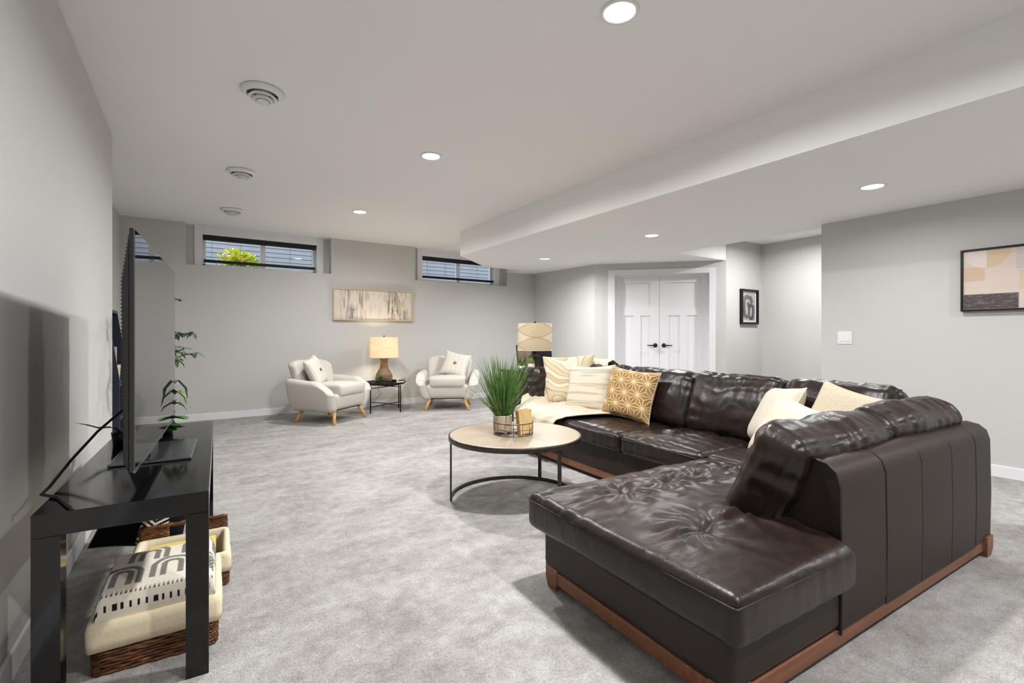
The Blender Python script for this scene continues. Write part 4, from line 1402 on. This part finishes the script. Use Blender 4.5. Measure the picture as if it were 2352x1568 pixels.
tag(obj('serving_box', MB().box((-0.12, -0.045, 0), (0.10, 0.045, 0.006)).box((-0.12, -0.045, 0.006), (-0.114, 0.045, 0.045)).box((0.094, -0.045, 0.006), (0.10, 0.045, 0.045)).box((-0.114, -0.045, 0.006), (0.094, -0.039, 0.045)).box((-0.114, 0.039, 0.006), (0.094, 0.045, 0.045)),
        'lacquer', None, (TX - 0.02, TY - 0.215, TZ - 0.003), (0, 0, R(-18))), 'shallow glossy black tray box at the front of the side table', 'tray')
tag(obj('candle_bowl', MB().lathe([(0.016, 0), (0.020, 0.004), (0.030, 0.055), (0.034, 0.062), (0.030, 0.062), (0.018, 0.012), (0.001, 0.012)], 28, cap1=False), 'bronze', None, (TX + 0.075, TY - 0.15, TZ - 0.003), smooth=True), 'small dark flared candle cup in front of the lit lamp', 'candle holder')
t = book('art_book', 'thin stacked book under the white flower sprig on the side table', (0.20, 0.14, 0.018), 'paper', None, (TX + 0.155, TY - 0.04, TZ - 0.003), (0, 0, R(-10)))
t = thing('flower_sprig', 'white flower sprig with brown stems lying on the side table book', 'flowers', (TX + 0.14, TY - 0.05, TZ + 0.016))
mb, mp = MB(), MB()
for k in range(7):
    a = rg.uniform(-0.6, 0.6)
    mb.tube([(-0.10, 0.0, 0.004), (0.02, 0.02 * a, 0.012), (0.14, 0.08 * a, 0.02 + 0.006 * k)], 0.0018, 5)
for k in range(16):
    mp.sphere((rg.uniform(-0.06, 0.05), rg.uniform(-0.04, 0.04), rg.uniform(0.01, 0.04)), 0.011, 8, 6, (1, 1, 0.6))
obj('stems', mb, 'bark', t)
obj('petals', mp, 'pot_wht', t, smooth=True)['kind'] = 'stuff'
tag(obj('lamp_cord', MB().tube([(TX + 0.02, TY + 0.30, 0.36), (TX + 0.01, TY + 0.36, 0.26), (TX + 0.07, TY + 0.38, 0.19), (TX + 0.0, TY + 0.40, 0.12), (TX - 0.05, TY + 0.40, 0.05), (TX + 0.02, TY + 0.41, 0.02), (TX + 0.12, TY + 0.42, 0.01)], 0.003, 6), 'wire', None, smooth=True), 'thin grey lamp cord hanging behind the side table', 'cord')

# ================================================================== console behind the far arm
KX, KY = 3.25, 4.18
t = thing('console_cabinet', 'dark low console cabinet behind the far arm of the sofa', 'cabinet', (KX, KY, 0))
obj('cabinet_body', MB().box((-0.46, -0.20, 0.06), (0.46, 0.22, 0.665)), 'navy', t, bevel=0.004)
obj('cabinet_top', MB().box((-0.48, -0.22, 0.665), (0.48, 0.24, 0.690)), 'lacquer', t, bevel=0.003)
for a in (-0.455, 0.005):
    obj('cabinet_door', MB().box((a, -0.216, 0.075), (a + 0.45, -0.20, 0.655)), 'navy', t, bevel=0.003)
for x in (-0.42, 0.42):
    for y in (-0.17, 0.19):
        obj('foot', MB().cyl((x, y, 0), (x, y, 0.065), 0.016, 0.02, 12), 'black_metal', t)

def carved_pat(A, Z):
    f = fbm(np.cos(A) * 5 + 9, Z * 14 + np.sin(A) * 5, 14)
    g = sstep(0.45, 0.6, np.abs(np.sin(A * 6 + np.floor(Z * 8) * 1.5)))
    c = lin(66, 54, 42)[None, None] * (0.6 + 0.9 * f)[..., None]
    return c, 0.002 * g
urn = [(0.050, 0.0), (0.052, 0.022), (0.042, 0.030), (0.040, 0.06), (0.046, 0.105), (0.060, 0.135), (0.062, 0.145), (0.044, 0.155), (0.022, 0.170), (0.020, 0.18)]
lamp('table_lamp', 'unlit table lamp with cream wave-patterned drum shade and dark carved base behind the sofa arm', (3.02, 4.12, 0.69), urn, 0.184, 0.180, 0.208, 0.492, carved_pat, 0, 'table lamps', 1.1)

# stone-and-ink picture board leaning behind the lamp
t = thing('picture_board', 'leaning board, half stone-textured and half black, behind the unlit lamp', 'picture', (3.185, 4.33, 0.69))
t.rotation_euler = (R(-8), 0, R(0))
U, V, P = flatgrid(0.47, 0.26, 120, 60, -0.006, -0.235, 0.0)
rock = fbm(U * 16, V * 26, 40)
col = lin(170, 156, 138)[None, None] * (0.55 + 0.8 * rock)[..., None]
blend(sstep(0.40, 0.41, U), lin(30, 30, 38))
gridmesh('print', P, 'print', t, col, smooth=False)
obj('board', MB().box((-0.24, -0.005, 0), (0.24, 0.006, 0.262)), 'black_metal', t)
t = thing('wine_bottle', 'green glass bottle with white label beside the unlit lamp base', 'bottle', (2.93, 4.06, 0.69))
obj('bottle', MB().lathe([(0.030, 0), (0.034, 0.004), (0.034, 0.09), (0.028, 0.115), (0.013, 0.135), (0.012, 0.17), (0.014, 0.172), (0.001, 0.174)], 28), simple('green_glass', srgb(84, 112, 40), 0.1, spec=0.6), t, smooth=True)
obj('label', MB().lathe([(0.0345, 0.010), (0.0347, 0.012), (0.0347, 0.072), (0.0345, 0.074)], 28, cap0=False, cap1=False), 'pot_wht', t, smooth=True)
t = thing('succulent', 'small spiky dark green plant on the console beside the bottle', 'plant', (2.875, 4.16, 0.69))
obj('pot', MB().lathe([(0.03, 0), (0.038, 0.045), (0.034, 0.045), (0.03, 0.035), (0.001, 0.035)], 24, cap1=False), 'pot_wht', t, smooth=True)
mb = MB()
for k in range(40):
    a = rg.uniform(0, 2 * PI)
    leafcard(mb, (0, 0, 0.035), (math.cos(a) * rg.uniform(0.1, 0.7), math.sin(a) * rg.uniform(0.1, 0.7), 1), rg.uniform(0.06, 0.13), 0.014)
obj('leaves', mb, 'grass', t, smooth=True, recalc=False)['kind'] = 'stuff'
tag(obj('magazine', MB().box((-0.07, -0.05, 0), (0.07, 0.05, 0.012)), 'paper', None, (2.86, 4.02, 0.690), (0, 0, R(20)), bevel=0.002), 'pale magazine lying on the console at the sofa arm', 'magazine')

# ================================================================== television and its stand
SH = 0.569
stand = thing('tv_stand', 'glossy black open-frame television bench along the left wall', 'tv stand', (0.036, 1.771, 0), R(-2.0))
Ls, Ds = 1.445, 0.405
obj('top_slab', MB().box((-Ds, 0, SH - 0.064), (0, Ls, SH)), 'lacquer', stand, bevel=0.0016)
for y in (0, Ls - 0.062):
    for x in (-Ds, -0.060):
        obj('leg', MB().box((x, y, 0), (x + 0.060, y + 0.062, SH - 0.0645)), 'lacquer', stand, bevel=0.0016)

TVR = R(-3.3)
tv = thing('television', 'large flat-screen television standing on the black bench', 'television', (-0.153, 1.850, SH), TVR)
z0, z1, TL = 0.068, 0.812, 1.165
obj('screen', MB().box((-0.002, 0.004, z0 + 0.006), (0.0, TL - 0.004, z1 - 0.004)), 'tv_screen', tv)
obj('bezel', MB().box((-0.014, 0, z0), (-0.002, TL, z1)), 'tv_body', tv, bevel=0.002)
obj('screen_edge', MB().box((-0.004, 0, z0 - 0.002), (0.002, TL, z0 + 0.006)), 'tv_metal', tv)
obj('housing', MB().prism([(-0.014, 0.004, z0 + 0.004), (-0.030, 0.010, z0 + 0.03), (-0.034, 0.014, z1 - 0.16), (-0.014, 0.004, z1 - 0.004)], (0, TL - 0.012, 0)), 'tv_body', tv, bevel=0.004)
obj('rear_box', MB().box((-0.062, 0.22, z0 + 0.03), (-0.03, TL - 0.22, z0 + 0.42)), 'tv_body', tv, bevel=0.01)
ribs = MB()
for k in range(46):
    zz = z0 + 0.20 + k * 0.0115
    xr = -0.034 if zz < z1 - 0.16 else -0.034 + 0.020 * (zz - z1 + 0.16) / 0.16
    ribs.box((xr - 0.0018, 0.016, zz), (xr + 0.008, 0.05, zz + 0.006))
obj('vent_ribs', ribs, 'tv_body', tv)['kind'] = 'stuff'
obj('foot_plate', MB().box((-0.14, 0.42, 0.0), (0.118, 0.80, 0.012)), 'tv_metal', tv, bevel=0.004)
obj('stand_neck', MB().prism([(-0.10, 0.50, 0.012), (-0.02, 0.50, 0.012), (-0.03, 0.50, 0.14), (-0.06, 0.50, 0.14)], (0, 0.22, 0)), 'tv_body', tv, bevel=0.004)
obj('brand_stud', MB().box((-0.001, 0.60, z0 - 0.008), (0.004, 0.62, z0 + 0.002)), 'tv_metal', tv)

tag(obj('power_cord', MB().tube([(-0.205, 2.42, 0.80), (-0.24, 2.37, 0.76), (-0.30, 2.32, 0.70), (-0.352, 2.20, 0.63), (-0.382, 2.06, 0.578), (-0.387, 1.99, 0.574), (-0.34, 1.93, 0.5735), (-0.30, 1.82, 0.5735), (-0.288, 1.790, 0.5735), (-0.284, 1.7775, 0.5735)], 0.0045, 8), 'cord', None, smooth=True),
    'black power cord hanging from the back of the television onto the bench', 'cord')
tag(obj('black_cable', MB().tube([(-0.35, 1.60, 0.006), (-0.42, 1.69, 0.007), (-0.44, 1.76, 0.007), (-0.455, 1.9, 0.007)], 0.0055, 8), 'cord', None, smooth=True), 'black cable on the carpet at the wall beside the bench', 'cord')

# broad-leaf plant behind the screen on the bench
t = thing('bromeliad', 'green strap-leaved plant with orange bract behind the television', 'plant', (-0.150, 3.00, SH))
obj('pot', MB().lathe([(0.045, 0), (0.055, 0.005), (0.066, 0.10), (0.060, 0.10), (0.055, 0.085), (0.001, 0.085)], 28, cap1=False), 'black_metal', t, smooth=True)
def strap(pts, wd, mat, name='leaf'):
    mb = MB()
    n = len(pts)
    for i, p in enumerate(pts):
        p = Vector(p)
        d = (Vector(pts[min(i + 1, n - 1)]) - Vector(pts[max(i - 1, 0)])).normalized()
        s = d.cross(Vector((0.2, 0.1, 1))).normalized()
        nn = s.cross(d)
        ww = wd * math.sin(PI * (0.18 + 0.80 * i / (n - 1))) ** 0.8
        mb.v += [tuple(p - s * ww + nn * ww * 0.35), tuple(p), tuple(p + s * ww + nn * ww * 0.35)]
        if i:
            o = (i - 1) * 3
            mb.f += [(o, o + 1, o + 4, o + 3), (o + 1, o + 2, o + 5, o + 4)]
    return obj(name, mb, mat, t, smooth=True, recalc=False)
for a, L, h, wd in ((-18, 0.12, 0.04, .030), (15, 0.12, 0.15, .026), (-60, 0.19, -0.07, .046), (-95, 0.18, -0.05, .042), (200, 0.14, 0.05, .026), (60, 0.10, 0.06, .026), (120, 0.12, 0.08, .024), (-130, 0.14, 0.03, .026), (-40, 0.15, -0.03, .046), (-75, 0.21, -0.08, .042), (-20, 0.12, 0.10, .036)):
    ca, sa = math.cos(R(a)), math.sin(R(a))
    strap([(0.02 * ca, 0.02 * sa, 0.09), (0.3 * L * ca, 0.3 * L * sa, 0.09 + h * 0.75), (0.65 * L * ca, 0.65 * L * sa, 0.10 + h), (0.9 * L * ca, 0.9 * L * sa, 0.09 + h * 0.8), (L * ca, L * sa, 0.08 + h * 0.5)], wd, 'leaf')
strap([(0.02, 0, 0.09), (0.04, -0.01, 0.125), (0.06, -0.015, 0.145), (0.075, -0.02, 0.16)], 0.018, 'petal', 'bract')
# slim strap-leaf plant between bench and wall
t = thing('strap_plant', 'pale green curved leaf sticking out behind the television near the wall', 'plant', (-0.27, 2.72, SH))
obj('pot', MB().lathe([(0.03, 0), (0.038, 0.06), (0.034, 0.06), (0.03, 0.05), (0.001, 0.05)], 24, cap1=False), 'black_metal', t, smooth=True)
strap([(0.0, 0, 0.05), (-0.03, -0.03, 0.085), (-0.07, -0.06, 0.09), (-0.11, -0.09, 0.115), (-0.135, -0.115, 0.128)], 0.017, 'leaf')
strap([(0.0, 0, 0.05), (0.03, 0.03, 0.10), (0.06, 0.08, 0.11), (0.08, 0.12, 0.09)], 0.015, 'leaf')

# ficus tree behind the bench
t = thing('ficus_tree', 'slim leafy ficus tree behind the television', 'plant', (-0.185, 4.12, 0))
obj('pot', MB().lathe([(0.11, 0), (0.13, 0.01), (0.155, 0.28), (0.145, 0.28), (0.135, 0.25), (0.001, 0.25)], 36, cap1=False), 'pot_wht', t, smooth=True)
obj('trunk', MB().tube([(0, 0, 0.24), (0.01, 0.01, 0.6), (-0.02, 0, 0.95), (0.0, 0.0, 1.35)], [0.014, 0.012, 0.009, 0.004], 8), 'bark', t, smooth=True)
rg = random.Random(21)
mb, br = MB(), MB()
for k in range(20):
    z = rg.uniform(0.80, 1.40)
    a = rg.uniform(0, 2 * PI)
    L = rg.uniform(0.08, 0.20) * (1.2 - 0.4 * (z - 0.8))
    e2 = Vector((math.cos(a) * L, math.sin(a) * L, z + rg.uniform(0.0, 0.08)))
    br.tube([(0, 0, z - 0.05), e2 * 0.5 + Vector((0, 0, (z - 0.02) * 0.5)), e2], 0.003, 5)
    for j in range(8):
        an = rg.uniform(0, 2 * PI)
        p = Vector((0, 0, z)).lerp(e2, rg.uniform(0.5, 1.0))
        leafcard(mb, p, (math.cos(an), math.sin(an), rg.uniform(-0.9, 0.3)), rg.uniform(0.06, 0.095), 0.032, curl=0.25)
obj('branches', br, 'bark', t)
obj('foliage', mb, 'ficus', t, smooth=True, recalc=False)['kind'] = 'stuff'

# ================================================================== baskets and textiles under the bench
def basket(name, label, x0, x1, y0, y1, h, hb, loc, rz, handle=False):
    """woven rectangular basket; hb = height of the far wall"""
    t = thing(name, label, 'basket', loc, rz, 'wicker baskets under the bench')
    mb = MB()
    rows = int(h / 0.0105)
    rng = random.Random(hash(name) % 1000 + int(x1 * 100))
    for k in range(rows):
        z = 0.006 + k * 0.0105
        fl = 1 - 0.02 * (1 - k / rows)
        pts = []
        rect = seam_rect(x0 * fl, x1 * fl, y0 * fl, y1 * fl, z, 0.02)
        for i, p in enumerate(rect):
            a, b = Vector(p), Vector(rect[(i + 1) % len(rect)])
            pts += [a, (a + b) / 2]
        cx, cy = (x0 + x1) / 2, (y0 + y1) / 2
        out = []
        for i, p in enumerate(pts):
            d = Vector((p.x - cx, p.y - cy, 0)).normalized()
            out.append(p + d * (0.0035 * (1 if (i + k) % 2 else -1)) + Vector((0, 0, rng.uniform(-0.002, 0.002))))
        mb.tube(out, 0.0056, 6, closed=True)
    o = obj('weave', mb, 'wicker', t, smooth=True)
    o['kind'] = 'stuff'
    obj('basket_floor', MB().box((x0 + 0.005, y0 + 0.005, 0.002), (x1 - 0.005, y1 - 0.005, 0.010)), 'wicker', t)
    if handle:
        mh = MB()
        for k in range(int((hb - h) / 0.0105)):
            z = h + k * 0.0105
            for a, b in ((x0, x0 + 0.11), (x1 - 0.11, x1)):
                mh.tube([(a + (b - a) * i / 8, y1 + (0.003 if (i + k) % 2 else -0.003), z) for i in range(9)], 0.0056, 6)
        mh.tube([(x0 + (x1 - x0) * i / 20, y1, hb + 0.002 * math.sin(i * 2.1)) for i in range(21)], 0.009, 8)
        obj('handle_wall', mh, 'wicker', t, smooth=True)
    return t
def liner(t, x0, x1, y0, y1, z0, z1, seed, sag=0.0):
    """cotton lining folded over the basket rim"""
    nA, rows = 120, [(0.0125, z0), (0.013, z0 + (z1 - z0) * 0.3), (0.013, z0 + (z1 - z0) * 0.7), (0.010, z1 - 0.004), (0.0, z1 + 0.004), (-0.012, z1), (-0.016, z1 - 0.03), (-0.018, z0 - 0.02), (-0.02, 0.02)]
    ring = seam_rect(x0, x1, y0, y1, 0, 0.02)
    n = len(ring)
    cx, cy = (x0 + x1) / 2, (y0 + y1) / 2
    P = np.zeros((len(rows), n, 3))
    for i, (off, z) in enumerate(rows):
        for j, p in enumerate(ring):
            d = Vector((p[0] - cx, (p[1] - cy), 0))
            nx = (1 if p[0] > x1 - 0.021 else -1 if p[0] < x0 + 0.021 else 0)
            ny = (1 if p[1] > y1 - 0.021 else -1 if p[1] < y0 + 0.021 else 0)
            wv = 0.0012 * math.sin(j * 0.9 + i * 0.7 + seed) + 0.002 * noise.noise(Vector((j * 0.25, i * 0.6, seed)))
            P[i, j] = (p[0] + nx * (off + wv), p[1] + ny * (off + wv), z + 0.004 * noise.noise(Vector((j * 0.2, 3, seed))))
    return gridmesh('cotton_liner', P, 'liner', t, None, 0.002, wrapu=True)
# near basket
t = basket('wicker_basket', 'wicker basket with cream liner holding the folded throw, nearest the camera', -0.165, 0.165, -0.185, 0.185, 0.15, 0.15, (-0.095, 2.115, 0), R(-2))
liner(t, -0.165, 0.165, -0.185, 0.185, 0.085, 0.165, 1.3)
t2 = basket('wicker_basket', 'wicker basket with handle and cream liner holding books, farther under the bench', -0.17, 0.17, -0.17, 0.17, 0.13, 0.185, (-0.045, 2.53, 0), R(-2), True)
liner(t2, -0.165, 0.165, -0.165, 0.150, 0.06, 0.135, 4.1)

# folded black and cream throw
def throw_pat(U, V):
    c = np.broadcast_to(lin(226, 218, 204), U.shape + (3,)).copy()
    c = c * (0.90 + 0.2 * fbm(U * 60, V * 60, 51))[..., None]
    k = np.zeros_like(U)
    for cx, cz, r0 in ((0.17, 0.34, 0.15), (0.60, 0.40, 0.17), (1.02, 0.34, 0.15), (0.36, 0.86, 0.16), (0.84, 0.90, 0.15)):
        x, y = (U - cx), (V - cz) * 1.0
        # nested arches
        for r_ in (r0, r0 * 0.45):
            dd = np.where(y > 0, np.abs(np.hypot(x, y) - r_), np.abs(np.abs(x) - r_))
            k = np.maximum(k, (1 - sstep(0.024, 0.032, dd)) * (y > -0.26))
    tw = 0.6 + 0.4 * (np.sin((U + V) * 420) > 0)
    m = (k * tw * 0.92)[..., None]
    return c * (1 - m) + lin(38, 36, 38) * m
t = thing('folded_throw', 'folded cream throw with black arches and dashes in the near basket', 'blanket', (-0.095, 2.098, 0.142), R(-2))
def slab(name, w_, d_, h_, z, colf, colfront, rr=0.02, nu=200, nd=110):
    """folded layer as one sheet: front fold, top, back"""
    ts = np.linspace(0, 1, nd)
    prof = []
    for s in ts:
        if s < 0.28:
            a = s / 0.28
            prof.append((-d_ / 2 - 0.006 * math.sin(a * PI), z + h_ * a * 0.92))
        else:
            a = (s - 0.28) / 0.72
            prof.append((-d_ / 2 + 0.012 + (d_ - 0.012) * a, z + h_ * (0.97 + 0.10 * math.sin(a * PI) ** 0.7)))
    U, I = np.meshgrid(np.linspace(0, 1, nu), np.arange(nd))
    pr = np.array(prof)
    ends = np.clip(np.minimum(U, 1 - U) / 0.05, 0, 1) ** 0.5
    X = (U - 0.5) * w_
    Z = z + (pr[I, 1] - z) * (0.35 + 0.65 * ends) + 0.006 * (fbm(U * 4, ts[I] * 4, 61) - 0.5)
    P = np.stack([X, pr[I, 0], Z], -1)
    V = ts[I]
    top = (V >= 0.28)[..., None]
    col = np.where(top, colf(U * 1.0, (V - 0.28) / 0.72), colfront(U, V / 0.28))
    return gridmesh(name, P, 'cloth', t, col, 0.003)
def dash_front(U, V):
    c = np.broadcast_to(lin(232, 224, 208), U.shape + (3,)).copy() * (0.93 + 0.14 * fbm(U * 80, V * 20, 71))[..., None]
    q = U * 15
    wv = q - np.floor(q)
    wide = 0.32 + 0.28 * (np.mod(np.floor(q), 5) == 2)
    m = ((wv < wide) & (V > 0.42) & (V < 0.66)) | ((np.mod(U * 26, 1) < 0.45) & (V > 0.955))
    return np.where(m[..., None], lin(30, 28, 30), c)
slab('throw_layer', 0.315, 0.32, 0.085, 0.02, throw_pat, dash_front)
obj('throw_core', MB().box((-0.148, -0.15, 0.0), (0.148, 0.15, 0.085)), 'pillow_w', t, bevel=0.02)

# books in the far basket
m_yel = simple('yellow_cover', srgb(232, 204, 120), 0.45)
m_blk = simple('black_green_cover', srgb(18, 24, 22), 0.4)
b1 = book('hardcover_book', 'black book with pale teal spine lettering in the far basket', (0.235, 0.155, 0.032), m_blk, None, (-0.045, 2.50, 0.080), (0, 0, R(-2)))
b2 = book('hardcover_book', 'yellow book with red and blue spine bands on top of the black book', (0.240, 0.16, 0.030), m_yel, None, (-0.043, 2.503, 0.112), (0, 0, R(-2)))
obj('spine_band', MB().box((-0.1195, -0.0822, 0.020), (0.1195, -0.0812, 0.0255)), simple('red_ink', srgb(196, 40, 36), 0.5), b2)
obj('spine_band', MB().box((-0.1195, -0.0822, 0.0255), (0.1195, -0.0812, 0.030)), simple('violet_ink', srgb(96, 84, 178), 0.5), b2)
def text(body, parent, size, loc, rot, mat, name='lettering', sx=1.0):
    cu = bpy.data.curves.new(name, 'FONT')
    cu.body = body
    cu.size = size
    cu.extrude = 0.0003
    cu.align_x = 'CENTER'
    cu.align_y = 'CENTER'
    tmp = bpy.data.objects.new(name, cu)
    C.objects.link(tmp)
    dg = bpy.context.evaluated_depsgraph_get()
    me = bpy.data.meshes.new_from_object(tmp.evaluated_get(dg))
    bpy.data.objects.remove(tmp)
    me.materials.clear()
    me.materials.append(mat)
    o = bpy.data.objects.new(name, me)
    C.objects.link(o)
    o.parent = parent
    o.location = loc
    o.rotation_euler = rot
    o.scale = (sx, 1, 1)
    return o
m_teal = simple('teal_ink', srgb(120, 190, 178), 0.5)
text('DENNIS LEHANE', b1, 0.020, (-0.005, -0.0795, 0.016), (PI / 2, 0, 0), m_teal, sx=0.85)
text('SINCE', b1, 0.011, (0.098, -0.0795, 0.018), (PI / 2, 0, 0), simple('white_ink', srgb(220, 220, 215), 0.5))

# black cushion with a white geometric band behind the far basket
def ethnic(U, V):
    c = np.broadcast_to(lin(14, 14, 15), U.shape + (3,)).copy()
    band = (U > -0.05) & (U < 0.55)
    x, y = np.mod(V * 2.2, 1) - 0.5, (U - 0.25) / 0.6
    dm = np.abs(x) + np.abs(y) * 0.9
    on = (np.floor(dm * 7.0) % 2 == 0)
    c = np.where((band & on)[..., None], lin(222, 214, 198), c)
    return c
pillow('floor_cushion', 'black cushion with a cream geometric band under the bench', (0.36, 0.36), 0.15, 'cloth', (-0.185, 2.90, 0.215), Euler((R(-22), R(14), R(-4)), 'XYZ'), ethnic, 130, None, 'cushion')

# ================================================================== navy shelf in the wall recess
t = thing('ladder_shelf', 'navy blue shelf unit in the wall recess behind the television', 'shelf', (-0.722, 4.75, 0))
for y in (0.0, 0.58):
    obj('side_panel', MB().prism([(0.0, y, 0), (0.24, y, 0), (0.235, y, 0.72), (0.16, y, 1.26), (0.0, y, 1.26)], (0, 0.022, 0)), 'navy', t)
for z, d in ((0.05, 0.24), (0.40, 0.24), (0.66, 0.235), (1.24, 0.165)):
    obj('shelf_board', MB().box((0.0, 0.022, z), (d, 0.58, z + 0.025)), 'navy', t, bevel=0.002)
obj('back_panel', MB().box((0.0, 0.022, 0.70), (0.010, 0.58, 1.24)), 'navy', t)
for k, (cc, hh) in enumerate((((222, 214, 196), 0.024), ((120, 108, 92), 0.022), ((196, 140, 78), 0.034), ((190, 176, 150), 0.018), ((206, 160, 98), 0.030))):
    mm = simple('shelf_book_cover_%d' % k, srgb(*cc), 0.6)
    book('shelf_book', ['pale book at the bottom of the pile on the navy shelf', 'dark grey-brown second book of the navy shelf pile', 'thick orange-brown book in the middle of the navy shelf pile', 'thin beige book near the top of the navy shelf pile', 'tan book at the top of the navy shelf pile'][k],
         (0.17, 0.20, hh), mm, None, (-0.61, 5.10, 0.685 + sum((0.024, 0.022, 0.034, 0.018, 0.030)[:k])), (0, 0, R(1 - k)), group='books on the navy shelf')
tag(obj('picture_card', MB().box((0, 0, 0), (0.16, 0.012, 0.15)), 'paper', None, (-0.70, 5.09, 0.8135), (R(-6), 0, 0), bevel=0.002), 'blank cream card standing on the book pile of the navy shelf', 'card')
t = thing('figurine', 'grey abstract looped figurine with dark cap on top of the navy shelf', 'figurine', (-0.615, 4.98, 1.265))
obj('pedestal', MB().box((-0.05, -0.06, 0), (0.05, 0.06, 0.02)), 'pot_wht', t, bevel=0.003)
obj('loop', MB().tube([(0, 0.05 * math.cos(2 * PI * k / 24), 0.11 + 0.085 * math.sin(2 * PI * k / 24)) for k in range(24)], 0.013, 10, closed=True), 'wire', t, smooth=True)
obj('small_loop', MB().tube([(0.01, 0.03 * math.cos(2 * PI * k / 20) + 0.01, 0.055 + 0.035 * math.sin(2 * PI * k / 20)) for k in range(20)], 0.008, 8, closed=True), 'pot_wht', t, smooth=True)
obj('cap', MB().sphere((0.0, 0, 0.235), 0.045, 16, 10, (1.1, 1.4, 0.5)), 'navy', t, smooth=True)
obj('stem', MB().cyl((0, 0, 0.19), (0, 0, 0.23), 0.008, n=8), 'navy', t)
